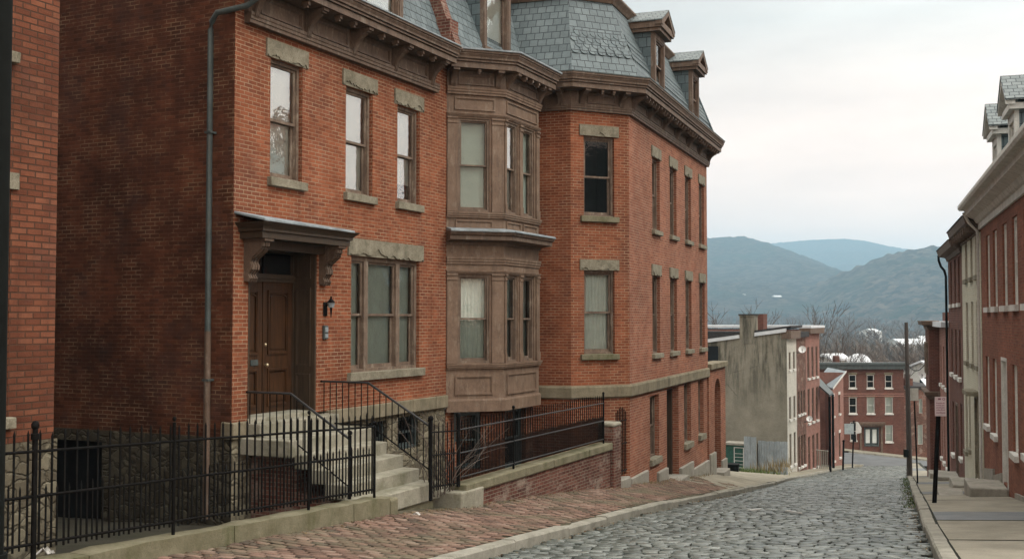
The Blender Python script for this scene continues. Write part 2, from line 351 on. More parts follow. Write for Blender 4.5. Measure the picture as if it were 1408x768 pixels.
MORT = (0.42, 0.29, 0.19)
M = dict(
    brick=brick_mat('orange red brick', (0.11, 0.033, 0.017), (0.285, 0.090, 0.041), (0.40, 0.150, 0.076), MORT, soot=0.4, stain=(0.6, 1.12), ms=0.0085, mortar_loss=0.55),
    brick_side=brick_mat('sooty shade-darkened old brick', (0.038, 0.015, 0.008), (0.150, 0.052, 0.025), (0.24, 0.088, 0.043), (0.27, 0.18, 0.105), soot=0.6, stain=(0.4, 1.1), mortar_loss=0.95, keep_at=(0.47, 0.62)),  # old dirty brick, with the alley's shade put into its colour too
    brick_wing=brick_mat('pink red brick', (0.15, 0.050, 0.030), (0.34, 0.120, 0.066), (0.44, 0.19, 0.115), (0.44, 0.32, 0.23), soot=0.25, mortar_loss=0.5),
    brick_near=brick_mat('large rough brick', (0.09, 0.030, 0.017), (0.235, 0.083, 0.044), (0.34, 0.145, 0.083), (0.085, 0.048, 0.03), bw=0.21, bh=0.074, ms=0.010, soot=0.6, stain=(0.45, 1.15), mortar_loss=0.3, bump=0.014),
    brick_low=brick_mat('flaking brick', (0.06, 0.028, 0.020), (0.17, 0.060, 0.042), (0.33, 0.18, 0.13), (0.26, 0.22, 0.17), soot=0.5, stain=(0.5, 1.2), bloom=0.6),
    brick_right=brick_mat('dark red painted brick', (0.13, 0.045, 0.028), (0.30, 0.105, 0.062), (0.40, 0.165, 0.10), (0.24, 0.14, 0.09), soot=0.35),
    brick_far=brick_mat('far red brick', (0.075, 0.030, 0.022), (0.155, 0.056, 0.040), (0.22, 0.09, 0.065), (0.22, 0.15, 0.115), soot=0.3),
    brick_pink=brick_mat('faded pink brick', (0.20, 0.085, 0.065), (0.33, 0.15, 0.115), (0.42, 0.22, 0.17), (0.38, 0.28, 0.23), soot=0.25),
    cream=brick_mat('cream painted brick', (0.50, 0.47, 0.35), (0.62, 0.59, 0.46), (0.70, 0.67, 0.54), (0.55, 0.52, 0.41), soot=0.25, stain=(0.75, 1.05)),
    white_brick=brick_mat('white painted brick', (0.46, 0.44, 0.37), (0.60, 0.58, 0.50), (0.68, 0.66, 0.58), (0.5, 0.48, 0.42), soot=0.3, stain=(0.75, 1.05)),
    lintel=stone_mat('olive sandstone', (0.165, 0.148, 0.105), (0.30, 0.275, 0.205), moss=(0.085, 0.078, 0.05), mossy=0.7, scale=5.0, grain=0.8),
    band=stone_mat('weathered sandstone', (0.14, 0.12, 0.078), (0.26, 0.225, 0.155), moss=(0.05, 0.046, 0.026), mossy=0.8, streak=True),
    step=stone_mat('worn grey step stone', (0.20, 0.19, 0.14), (0.35, 0.33, 0.265), moss=(0.085, 0.085, 0.04), mossy=0.7),
    coping=stone_mat('mossy coping stone', (0.12, 0.11, 0.065), (0.22, 0.20, 0.135), moss=(0.060, 0.068, 0.022), mossy=0.85, streak=True),
    kerb=stone_mat('granite kerb', (0.20, 0.19, 0.155), (0.34, 0.325, 0.27), moss=(0.10, 0.10, 0.06), mossy=0.5),
    rubble=rubble_mat('rubble stone'), rubble_dark=rubble_mat('shade-darkened rubble stone', 0.42), rubble_near=rubble_mat('grimy rubble stone', 0.7),  # rubble_dark: the same rubble dimmed, side yard shade put into its colour
    brown=paint_mat('weathered brown paint', (0.090, 0.060, 0.041), (0.150, 0.102, 0.072), 0.55),
    bay=paint_mat('worn tan brown paint', (0.128, 0.083, 0.055), (0.205, 0.138, 0.094), 0.5, (0.30, 0.245, 0.185)),
    frame=paint_mat('old brown window paint', (0.10, 0.068, 0.048), (0.20, 0.145, 0.105), 0.6, (0.36, 0.31, 0.24)),
    pale=paint_mat('dirty white paint', (0.52, 0.51, 0.46), (0.68, 0.67, 0.62), 0.35, (0.36, 0.33, 0.27)),
    slate=slate_mat('green grey slate', (0.058, 0.078, 0.082), (0.096, 0.124, 0.129), (0.150, 0.186, 0.19), 0.22, 0.20),
    slate_dark=slate_mat('dark slate cheek', (0.05, 0.075, 0.08), (0.09, 0.125, 0.135), (0.13, 0.17, 0.18)),
    slate_far=slate_mat('small slates', (0.09, 0.115, 0.115), (0.145, 0.17, 0.168), (0.21, 0.235, 0.23), 0.2, 0.16),
    lead=stone_mat('weathered lead', (0.17, 0.20, 0.215), (0.31, 0.35, 0.365), moss=(0.09, 0.09, 0.075), mossy=0.65, rough=0.65),
    zinc=paint_mat('grey green zinc', (0.040, 0.052, 0.050), (0.080, 0.100, 0.097), 0.5, (0.09, 0.06, 0.045), rough=0.5),
    door=wood_mat('varnished old wood', (0.016, 0.007, 0.003), (0.082, 0.036, 0.013)),
    door_worn=wood_mat('dark worn wood', (0.030, 0.020, 0.012), (0.075, 0.050, 0.030)),
    post_wood=wood_mat('creosoted pole', (0.020, 0.016, 0.012), (0.06, 0.045, 0.035), 0.8),
    iron=plain('black rusty iron', (0.006, 0.0055, 0.005), 0.7, 0.06, 0.5, 12),
    rail_iron=plain('worn handrail iron', (0.025, 0.025, 0.025), 0.4, 0.35, 0.4, 12),
    dark=plain('dark room', (0.012, 0.013, 0.014), 0.9, 0.1),
    shade=plain('white blind', (0.72, 0.73, 0.69), 0.9, 0.1, 0.06, 2),
    grey_shade=plain('grey green blind', (0.33, 0.365, 0.33), 0.9, 0.1, 0.12, 2),
    curtain=plain('net curtain', (0.62, 0.65, 0.61), 0.95, 0.1, 0.10, 4),
    lace=plain('grey net curtain', (0.28, 0.31, 0.29), 0.95, 0.1, 0.2, 4),
    glass=glass_mat('window glass', 0.02), glass_soft=glass_mat('matt old glass', 0.0, fk=0.45), glass_mirror=glass_mat('bright old glass', 0.24, fk=1.6), glass_dark=glass_mat('dark glass', 0.02, (0.60, 0.64, 0.61)),
    brass=plain('dull brass', (0.50, 0.42, 0.28), 0.35, 0.5, 0.2, 20, 0.8),
    white=plain('white plastic', (0.68, 0.68, 0.66), 0.6, 0.3, 0.12), paper=plain('paper', (0.50, 0.49, 0.46), 0.9, 0.1, 0.1),
    sign=plain('faded pink sign', (0.58, 0.47, 0.47), 0.6, 0.3, 0.15), sign_ink=plain('faded red ink', (0.26, 0.11, 0.14), 0.7, 0.2, 0.2), grey_sign=plain('grey metal sign', (0.28, 0.33, 0.33), 0.5, 0.4, 0.2),
    green=plain('dark green paint', (0.02, 0.07, 0.05), 0.6, 0.3, 0.4), black=plain('black plastic', (0.006, 0.007, 0.006), 0.8, 0.1),
    plinth=stone_mat('grey cement plinth', (0.22, 0.205, 0.17), (0.35, 0.33, 0.28), mossy=0.4, streak=True),
    stucco=stucco_mat('stained olive stucco'), roof_white=plain('snowy pale roofing', (0.50, 0.52, 0.53), 0.8, 0.2, 0.12, 2), tar=plain('black tar roofing', (0.035, 0.033, 0.032), 0.9, 0.2, 0.4),
    corrugated=paint_mat('blue grey corrugated iron', (0.22, 0.25, 0.26), (0.36, 0.40, 0.41), 0.4, (0.16, 0.11, 0.08), 0.5, 2),
    bark=plain('bare bark', (0.08, 0.068, 0.058), 0.95, 0.1, 0.3), twig=plain('bare twigs', (0.095, 0.078, 0.066), 0.95, 0.1, 0.3),
    grass=plain('winter grass', (0.075, 0.10, 0.03), 0.9, 0.1, 0.5, 30), dry=plain('dry weeds', (0.20, 0.155, 0.085), 0.9, 0.1, 0.4, 30),
)

# ------------------------------------------------------------------ the lie of the land
def table(tb):
    def f(x):
        if x <= tb[0][0]: return tb[0][1] + (x - tb[0][0]) * (tb[1][1] - tb[0][1]) / (tb[1][0] - tb[0][0])
        for (a, b), (c, d) in zip(tb, tb[1:]):
            if x <= c: return b + (d - b) * (x - a) / (c - a)
        return tb[-1][1]
    return f
g = table([(-12, -0.9), (0, -1.62), (12.7, -2.79), (23, -3.86), (32, -4.97), (40, -5.92), (51, -7.35), (66, -9.42), (80, -10.75), (92, -11.75), (105, -12.3), (125, -13.0), (400, -13.0)])
xl = table([(-12, -10.2), (4, -4.2), (12.7, -0.88), (23, 3.05), (32, 6.49), (40, 9.63), (51, 12.95), (66, 17.4), (76, 22.3), (82, 25.9), (100, 37)])
xr = table([(-12, -3.0), (0, 0.85), (12.7, 4.96), (17.2, 6.46), (22, 8.13), (32, 11.65), (40, 14.5), (65, 23.4), (84, 30.3), (100, 36)])
def tilt(X, Y): return -0.11 * max(0.0, X - 31) * min(1.0, max(0.0, (Y - 86) / 14))
def gz(X, Y): return g(Y) + tilt(X, Y)
A = Facade((-4.48, 17.5), 25.83)                      # the house with the door: s=0 at its near corner
PC = Facade((2.94, 27.335), 21.1)                     # the long side of the corner house
R = Facade((3.23 + 0.327 * 18, 18), 18.1, -1)         # the row on the right
def xw(Y):                                            # building line of the left pavement
    a = 0.484 * Y - 10.12 + 0.10; b = 2.94 + 0.386 * (Y - 27.335)
    return a if Y < 25.8 else (b if Y < 41 else b - (Y - 41) * 0.12)
fall = table([(8, .012), (12.3, .02), (16.6, .09), (19.1, .085), (25.5, .15), (36.8, .20), (41, .15), (52, .10), (80, .05)])
def left_z(X, Y): return g(Y) + fall(Y) * max(0.0, xl(Y) - X)

def frange(a, b, st):
    while a < b: yield a; a += st

# base terrain, one sheet to the horizon
valley = table([(-400, 3), (-60, -0.5), (0, -3.4), (20, -5.2), (40, -8), (66, -11.2), (84, -12.6), (110, -14.5), (150, -19), (230, -25), (900, -27), (1500, -16), (2600, 12), (4500, 45), (7200, 55), (20000, 55)])
m = MB(); ys = [-300, -150, -60, -30, -12] + list(range(0, 120, 6)) + [130, 150, 180, 210, 250, 300, 400, 500, 650, 800, 1000, 1250, 1500, 1800, 2200, 2700, 3500, 4500, 6000, 7150]
rows = []
for Y in ys:
    row = []
    for i in range(-30, 41):
        X = math.copysign(abs(i) ** 2.2 * 2.2, i) * (1 + min(max(0, Y), 1500) / 1500)
        z = valley(Y) + (6 * noise.noise(Vector((X / 180, Y / 180, 0))) if Y > 200 else 0)
        row.append((X, Y, z))
    rows.append(row)
m.grid(rows)
def woods_mat(name, fields, k=1.0):
    s = Mt(name, 1.0, 0.0); o = s.obj()
    v = s.n('ShaderNodeTexVoronoi'); v.inputs['Scale'].default_value = 0.075; s.L(o, v.inputs['Vector'])
    sep = s.n('ShaderNodeSeparateColor'); s.L(v.outputs['Color'], sep.inputs[0])
    c = s.ramp(s.mix(0.35, sep.outputs[0], s.noise(o, 0.05, 8, 0.8)), [(0.2, (0.010 * k, 0.012 * k, 0.010 * k)), (0.5, (0.038 * k, 0.034 * k, 0.028 * k)), (0.8, (0.080 * k, 0.066 * k, 0.052 * k))])
    ev = s.ramp(s.noise(o, 0.006, 8, 0.7), [(0.52, 0.0), (0.62, 1.0)]); c = s.mix(s.math('MULTIPLY', ev, 0.75), c, (0.022, 0.035, 0.024))
    if fields:
        sp = s.n('ShaderNodeSeparateXYZ'); s.L(o, sp.inputs[0])
        lo = s.n('ShaderNodeMapRange'); lo.inputs['From Min'].default_value = fields[0]; lo.inputs['From Max'].default_value = fields[1]; lo.inputs['To Min'].default_value = 1; lo.inputs['To Max'].default_value = 0; s.L(sp.outputs[2], lo.inputs[0])
        f = s.ramp(s.noise(o, 0.004, 4, 0.5, (0.5, 1.2, 1)), [(0.63, 0.0), (0.66, 1.0)]); c = s.mix(s.math('MULTIPLY', f, lo.outputs[0]), c, (0.30, 0.25, 0.165))
    s.col(c); s.bump(s.math('ADD', sep.outputs[1], s.noise(o, 0.12, 4, 0.8)), 6.0, 1.0); return s.m
woods = woods_mat('bare winter woods', None); woods_f = woods_mat('valley fields and woods', (45, 90), 1.3)
terr = tag(m.build('terrain', woods_f), kind='structure')

RIDGES = []
def ridge(crest, D, D0, z0, amp, matl, seed, n=230, rowsn=54):
    m = MB(); cx = table([(at(x, y, D)[0], at(x, y, D)[2]) for x, y in crest]); x0 = at(*crest[0], D)[0]; x1 = at(*crest[-1], D)[0]; rows = []
    for k in range(rowsn + 6):
        v = k / rowsn; row = []
        for i in range(n + 1):
            X = x0 + (x1 - x0) * i / n; zc = cx(X)
            if v <= 1:
                Y = D0 + (D - D0) * v; e = noise.fractal(Vector((X / 700 + seed, Y / 700, seed)), 0.7, 2.1, 6)
                z = z0 + (zc - z0) * (v ** 1.15) + amp * e * sin(pi * v) * 1.4
                z += (7.0 if D < 3000 else 5.0) * noise.noise(Vector((X / 16, Y / 16, seed))) * min(1, v * 4)
            else: Y = D + (v - 1) * 2000; z = zc - (v - 1) * 1100
            row.append((X, Y, z))
        rows.append(row)
    RIDGES.append(rows); m.grid(rows); return tag(m.build('hills', matl), kind='structure')
ridge([(500, 350), (940, 331), (975, 327), (1000, 325), (1025, 325), (1050, 332), (1080, 345), (1100, 355), (1130, 370), (1160, 384), (1200, 398), (1300, 420), (1400, 436)], 3700, 1900, -8, 12, woods, 3.3)
ridge([(900, 352), (1030, 346), (1062, 334), (1100, 331), (1130, 329), (1160, 328), (1190, 331), (1220, 338), (1255, 344), (1300, 349), (1500, 345), (1700, 360)], 6500, 3900, 30, 30, woods, 8.1)
ridge([(1040, 436), (1075, 420), (1100, 403), (1120, 391), (1150, 378), (1180, 366), (1210, 353), (1240, 345), (1270, 340), (1300, 336), (1340, 330), (1420, 318), (1700, 290)], 2400, 1250, -22, 9, woods_f, 5.7)

# ------------------------------------------------------------------ road: real setts, row by row
setts = island_mat('grey basalt setts', [(0.03, (0.028, 0.034, 0.030)), (0.35, (0.075, 0.088, 0.078)), (0.7, (0.130, 0.145, 0.129)), (0.97, (0.22, 0.232, 0.207))], (0.060, 0.064, 0.048), 0.34, 0.5, 14, 0.010, 0.55)
m = MB(); rnd = random.Random(3)
def stone(m, c, ax, ay, lx, ly, h, r, slope, rnd, tip=1.0):
    """one rounded sett or paver; ax/ay unit plan axes, slope: ground z function"""
    tx, ty = rnd.uniform(-1, 1) * 0.014 * tip, rnd.uniform(-1, 1) * 0.018 * tip
    def P(a, b, z): 
        X = c[0] + ax[0] * a + ay[0] * b; Y = c[1] + ax[1] * a + ay[1] * b
        return (X, Y, slope(X, Y) + z + tx * a / lx + ty * b / ly)
    hx, hy = lx / 2, ly / 2; i = len(m.v)
    for k, z in ((1.0, h - r * 1.6), (1.0, h - r * 0.8), (0.72, h)):
        ox, oy = (hx, hy) if k == 1.0 else (hx - r * 0.9, hy - r * 0.9)
        if z == h - r * 0.8: ox, oy = hx - r * 0.12, hy - r * 0.12
        for sx_, sy_ in ((-1, -1), (1, -1), (1, 1), (-1, 1)):
            m.v.append(Vector(P(sx_ * ox * rnd.uniform(0.93, 1.0), sy_ * oy * rnd.uniform(0.9, 1.0), z)))
    for a in (0, 4):
        for k in range(4):
            j = (k + 1) % 4; m.f.append([i + a + k, i + a + j, i + a + 4 + j, i + a + 4 + k]); m.sm.append(True)
    m.f.append([i + 8, i + 9, i + 10, i + 11]); m.sm.append(True)
lump = lambda X, Y: 0.035 * noise.noise(Vector((X / 1.3, Y / 1.3, 4.0))) + 0.03 * noise.noise(Vector((X / 4, Y / 4, 1)))
def road_z(X, Y): return gz(X, Y) - 0.125 + lump(X, Y)
Y = 7.5; k = 0
while Y < 84:
    step = 0.135 if Y < 40 else 0.19
    skew = -0.30; a = radians(15); ax = (cos(a), -sin(a)); ay = (sin(a), cos(a))
    x0 = xl(Y); d = rnd.uniform(-0.15, 0.0); wv = 0.03 * sin(Y * 1.7)
    while True:
        ln = rnd.uniform(0.17, 0.30) if Y < 40 else rnd.uniform(0.28, 0.45)
        X = x0 + (d + ln / 2) * ax[0]; YY = Y + (d + ln / 2) * ax[1]
        if X > xr(YY) - 0.06: break
        if X > xl(YY) + 0.1:
            yy = YY + 0.03 * noise.noise(Vector((X / 1.1, YY / 0.7, 9)))
            stone(m, (X, yy), ax, ay, ln * 0.94, step * rnd.uniform(0.82, 0.95), 0.075 + rnd.uniform(-0.009, 0.009), 0.013, lambda X, Y: road_z(X, Y) - 0.075, rnd, .6)
        d += ln
    Y += step; k += 1
tag(m.build('road', setts), kind='structure')
def sheet(name, matl, xa, xb, zf, y0, y1, st, nx=6):
    m = MB(); rows = []
    for Y in list(frange(y0, y1, st)) + [y1]:
        rows.append([(xa(Y) + (xb(Y) - xa(Y)) * i / nx, Y, zf(xa(Y) + (xb(Y) - xa(Y)) * i / nx, Y)) for i in range(nx + 1)])
    m.grid(rows); return tag(m.build(name, matl), kind='structure')
joint_dirt = stone_mat('dark joint dirt', (0.016, 0.017, 0.013), (0.04, 0.04, 0.03), moss=(0.03, 0.035, 0.015), mossy=0.5, scale=1.5)
sheet('road', joint_dirt, lambda Y: xl(Y) - 0.05, lambda Y: xr(Y) + 0.05, lambda X, Y: road_z(X, Y) - 0.062, -10, 86, 0.5, 14)
asphalt = stone_mat('worn grey asphalt', (0.085, 0.09, 0.092), (0.15, 0.155, 0.155), moss=(0.06, 0.06, 0.058), mossy=0.5, scale=0.8, bump=0.004)
sheet('road', asphalt, lambda Y: -30, lambda Y: 75, lambda X, Y: gz(X, Y) - 0.145, 83.5, 101, 1.0, 60)
concrete = stone_mat('dirty concrete paving', (0.17, 0.155, 0.115), (0.30, 0.275, 0.21), moss=(0.11, 0.10, 0.06), mossy=0.5, scale=1.2, bump=0.006)
sheet('pavement', concrete, lambda Y: -30, lambda Y: 75, lambda X, Y: gz(X, Y) + 0.0, 101, 106, 1.0, 60)

# left pavement: brick pavers, then worn concrete
pavers = island_mat('old brick pavers', [(0.05, (0.055, 0.046, 0.037)), (0.35, (0.125, 0.080, 0.060)), (0.7, (0.195, 0.122, 0.092)), (0.97, (0.25, 0.19, 0.15))], (0.115, 0.108, 0.070), 0.9, 0.15, 26, 0.004, 1.0)
m = MB(); Y = 8.5; k = 0; rnd = random.Random(11)
uneven = lambda X, Y: 0.028 * noise.noise(Vector((X / 0.8, Y / 0.8, 2.0))) + 0.03 * noise.noise(Vector((X / 2.5, Y / 2.5, 7)))
while Y < 34:
    a = radians(22); ax = (-cos(a), sin(a)); ay = (sin(a), cos(a)); d = 0.30 + (0.117 if k % 2 else 0)
    while d < 3.4:
        X = xl(Y) + ax[0] * d; YY = Y + ax[1] * d
        if X < xw(YY) - 0.02: break
        if noise.noise(Vector((X, YY, 3))) < 0.62 and not (YY > 29 and noise.noise(Vector((X * 1.5, YY * 1.5, 5))) > (33 - YY) / 4):
            stone(m, (X, YY), ax, ay, 0.222 * rnd.uniform(.92, 1), 0.104 * rnd.uniform(.82, 1), 0.02 + rnd.uniform(-0.005, 0.005), 0.009, lambda X, Y: left_z(X, Y) + uneven(X, Y) - 0.02, rnd, .3)
        d += 0.235
    Y += 0.125; k += 1
tag(m.build('pavement', pavers), kind='structure')
dirt = stone_mat('trodden dirt and moss', (0.045, 0.040, 0.026), (0.11, 0.095, 0.062), moss=(0.045, 0.052, 0.018), mossy=0.6, scale=1.8)
sheet('pavement', dirt, lambda Y: xw(Y) - 0.3, lambda Y: xl(Y) - 0.1, lambda X, Y: left_z(X, Y) + uneven(X, Y) - 0.022, -10, 33, 0.25, 16)
sheet('pavement', concrete, lambda Y: xw(Y) - 1.2, lambda Y: xl(Y) - 0.1, lambda X, Y: left_z(X, Y) - 0.01 + 0.6 * uneven(X, Y), 30.5, 81, 0.5, 12)
yard = stone_mat('shade-darkened yard dirt', (0.018, 0.016, 0.011), (0.05, 0.045, 0.03), moss=(0.03, 0.035, 0.014), mossy=0.5, scale=1.6)  # dirt coloured darker to carry the shade of the areaway
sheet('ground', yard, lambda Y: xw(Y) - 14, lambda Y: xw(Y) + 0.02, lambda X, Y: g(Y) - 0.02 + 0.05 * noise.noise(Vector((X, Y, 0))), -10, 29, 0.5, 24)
sheet('ground', dirt, lambda Y: xw(Y) - 16, lambda Y: xw(Y) - 1.0, lambda X, Y: g(Y) + 0.22 + 0.08 * noise.noise(Vector((X, Y, 0))), 40.6, 69, 0.5, 24)

# right pavement: concrete flags with joints
def right_z(X, Y): return g(Y) + 0.02 * (X - xr(Y))
def rwall(Y): return 3.23 + 0.327 * Y + 0.05
flag = stone_mat('grey concrete flags', (0.19, 0.175, 0.135), (0.31, 0.285, 0.225), moss=(0.10, 0.09, 0.06), mossy=0.35, scale=1.1, bump=0.004)
flag_blue = stone_mat('blue grey stone flags', (0.125, 0.135, 0.14), (0.20, 0.21, 0.21), moss=(0.09, 0.085, 0.06), mossy=0.3, scale=1.1, bump=0.004)
mats = [flag, flag, flag_blue, flag]; Y = 5.0; k = 0; ms_ = [MB(), MB()]
while Y < 84:
    ln = random.uniform(1.5, 2.2) if Y < 40 else 4.0
    mm = ms_[1] if k % 5 == 3 else ms_[0]; hz = random.uniform(-0.006, 0.006); sk = -0.33
    rows = []
    for f in (0.006, 0.5, 0.994):
        row = []
        for j in range(7):
            u = j / 6; Yb = Y + ln * f; xa = xr(Yb) + 0.24; xb = rwall(Yb) + 0.3; X = xa + (xb - xa) * u; YY = Yb + sk * (X - xa)
            row.append((X, YY, right_z(X, YY) + hz))
        rows.append(row)
    mm.grid(rows, smooth=False); Y += ln; k += 1
tag(ms_[0].build('pavement', flag), kind='structure'); tag(ms_[1].build('pavement', flag_blue), kind='structure')
sheet('pavement', joint_dirt, lambda Y: xr(Y) + 0.1, lambda Y: rwall(Y) + 0.6, lambda X, Y: right_z(X, Y) - 0.02, -10, 86, 0.5, 4)

# kerb stones on both sides
def kerb(xf, sgn, y0, y1, lo, hi):
    m = MB(); Y = y0
    while Y < y1:
        ln = random.uniform(lo, hi); e = Y + ln - 0.012; dz = random.uniform(-0.012, 0.012); dx = random.uniform(-0.012, 0.012); w_ = 0.2
        n_ = 5; ring = []
        for i in range(n_ + 1):
            YY = Y + (e - Y) * i / n_; X = xf(YY) + dx + 0.008 * noise.noise(Vector((YY * 3, 0, sgn))); zt = g(YY) + dz + 0.006 * noise.noise(Vector((YY * 4, 2, sgn)))
            ring.append([(X, YY, zt - 0.4), (X, YY, zt - 0.03), (X - sgn * 0.025, YY, zt), (X - sgn * w_, YY, zt + 0.005), (X - sgn * w_, YY, zt - 0.4)])
        m.grid(ring, smooth=False); m.face(ring[0]); m.face(ring[-1][::-1]); Y += ln
    return tag(m.build('kerb', M['kerb']), kind='structure')
kerb(xl, 1, 6, 39.6, 1.3, 2.4); kerb(xl, 1, 40.4, 82, 1.5, 2.6); kerb(xr, -1, 4, 84, 1.6, 2.6)
m = MB(); m.box(Facade((-30, 101), 90), 0, 60, 0, 0.2, -13.2, g(101) + 0.02); m.box(Facade((31, 101), 90), 0, 40, -0.001, 0.2, -18, g(101) + 0.012, dz=-4.4); tag(m.build('kerb', M['kerb']), kind='structure')
# corner of the left pavement
m = MB(); c0 = (xl(81), 81); pts = [(c0[0] + 0.0, 81, g(81)), (c0[0] + 0.9, 82.2, g(82)), (c0[0] + 0.7, 83.2, g(83)), (c0[0] - 1.0, 84, g(84)), (c0[0] - 12, 84, g(84)), (c0[0] - 12, 80.5, g(80.5)), (c0[0] - 1, 80.5, g(80.5))]
m.prism([(x, y, z - 0.4) for x, y, z in pts], pts); tag(m.build('pavement', concrete), kind='structure')

# ------------------------------------------------------------------ building kit
def frame_ring(m, F, s0, s1, z0, z1, w_, t0, t1, wb=None):
    """four mitre-less bars round a rectangle"""
    wb = wb or w_
    m.box(F, s0, s0 + w_, t0, t1, z0, z1); m.box(F, s1 - w_, s1, t0, t1, z0, z1)
    m.box(F, s0 + w_, s1 - w_, t0 + 0.001, t1 - 0.001, z1 - w_, z1); m.box(F, s0 + w_, s1 - w_, t0 + 0.001, t1 - 0.001, z0, z0 + wb)
def wavy(m, F, s0, s1, t, z0, z1, amp=0.025, wl=0.09, seed=0.0):
    n = max(8, int((s1 - s0) / 0.015)); rows = []
    for z in (z0, (z0 + z1) / 2, z1):
        rows.append([F.P(s0 + (s1 - s0) * i / n, t + amp * sin(2 * pi * (s0 + (s1 - s0) * i / n) / wl + 2.5 * noise.noise(Vector((i * 0.06, seed, z * 0.3)))), z) for i in range(n + 1)])
    m.grid(rows)
def window(F, s0, s1, z0, z1, parent, tp=0.0, inset=0.10, fm=None, glass=None, glass_low=None, fill='dark', fill_to=None, depth=0.22, rail=0.5, cw=0.06, sash_w=0.045, split=None, fillmat=None, room=0.7):
    fm = fm or M['frame']; glass = glass or M['glass']; glass_low = glass_low or glass
    m = MB(); frame_ring(m, F, s0, s1, z0, z1, cw, tp - inset - 0.12, tp - inset + 0.02)
    if split:
        for c in split: m.box(F, c - cw * 0.8, c + cw * 0.8, tp - inset - 0.12, tp - inset + 0.03, z0 + cw, z1 - cw)
    win = m.build('window', fm, parent)
    cells = [s0 + cw] + ([x for c in split for x in (c - cw * 0.8, c + cw * 0.8)] if split else []) + [s1 - cw]
    for a, b in zip(cells[::2], cells[1::2]):
        zb, zt = z0 + cw, z1 - cw; zm = zb + (zt - zb) * rail; ti = tp - inset - 0.02
        u = MB(); frame_ring(u, F, a, b, zm - 0.02, zt, sash_w, ti - 0.045, ti); u.build('sash', fm, win)
        l = MB(); frame_ring(l, F, a, b, zb, zm + 0.02, sash_w, ti - 0.095, ti - 0.05, sash_w * 1.6); l.build('sash', fm, win)
        p = MB(); p.face([F.P(a + .02, ti - 0.022, zm), F.P(b - .02, ti - 0.022, zm), F.P(b - .02, ti - 0.022, zt - .02), F.P(a + .02, ti - 0.022, zt - .02)]); p.build('pane', glass, win)
        p = MB(); p.face([F.P(a + .02, ti - 0.072, zb + .02), F.P(b - .02, ti - 0.072, zb + .02), F.P(b - .02, ti - 0.072, zm), F.P(a + .02, ti - 0.072, zm)]); p.build('pane', glass_low, win)
        if fill in ('shade', 'curtain'):
            fz = zb if fill_to is None else zb + (zt - zb) * fill_to
            c = MB()
            if fill == 'shade': c.box(F, a - .02, b + .02, ti - 0.125, ti - 0.115, fz, zt + 0.03); c.build('blind', fillmat or M['shade'], win)
            else: wavy(c, F, a - 0.03, b + 0.03, ti - 0.14, fz, zt + 0.03, amp=.016, seed=s0 * 7); c.build('curtain', fillmat or M['curtain'], win)
    r = MB(); ta, tb = tp - inset - 0.121, tp - inset - 0.12 - room
    q = [(s0, z0), (s1, z0), (s1, z1), (s0, z1)]
    for (a, b), (c, d) in zip(q, q[1:] + q[:1]): r.face([F.P(a, ta, b), F.P(c, ta, d), F.P(c, tb, d), F.P(a, tb, b)])
    r.face([F.P(a, tb, b) for a, b in q]); r.build('room_interior', M['dark'], win)
    return win
def sill(F, s0, s1, z1, h, win, mat, tp=0.0, out=0.09, deep=0.12, over=0.07, bev=0.012, jit=0.012):
    m = MB(); n = 6
    for i in range(1): m.box(F, s0 - over, s1 + over, tp - deep, tp + out, z1 - h, z1)
    return m.build('sill', mat, win, bevel=bev, jitter=jit)
def lintel(F, s0, s1, z0, h, win, mat, tp=0.0, over=0.13, out=0.035, seed=0, rough=0.05):
    """stone lintel with a broken, flaking lower edge"""
    m = MB(); n = 56; a, b = s0 - over, s1 + over; r = random.Random(seed); low = []
    for i in range(n + 1):
        e = noise.fractal(Vector((i * 0.075, seed * 3.7, 0)), 0.6, 2.2, 4) ; low.append(z0 + (max(0.0, e + .05) * rough * 2.4 if e > -.05 else 0) + r.uniform(0, 0.008))
    low[0] = low[-1] = z0
    for i in range(n):
        sa, sb = a + (b - a) * i / n, a + (b - a) * (i + 1) / n
        # face shell with ragged foot in front of a plain core
        m.hexa([F.P(sa, tp - 0.02, low[i]), F.P(sb, tp - 0.02, low[i + 1]), F.P(sb, tp + out, low[i + 1]), F.P(sa, tp + out, low[i]),
                F.P(sa, tp - 0.02, z0 + h), F.P(sb, tp - 0.02, z0 + h), F.P(sb, tp + out, z0 + h), F.P(sa, tp + out, z0 + h)])
    m.box(F, a + 0.02, b - 0.02, tp - 0.21, tp + out * 0.35, z0 + 0.003, z0 + h - 0.01)
    return m.build('lintel', mat, win)
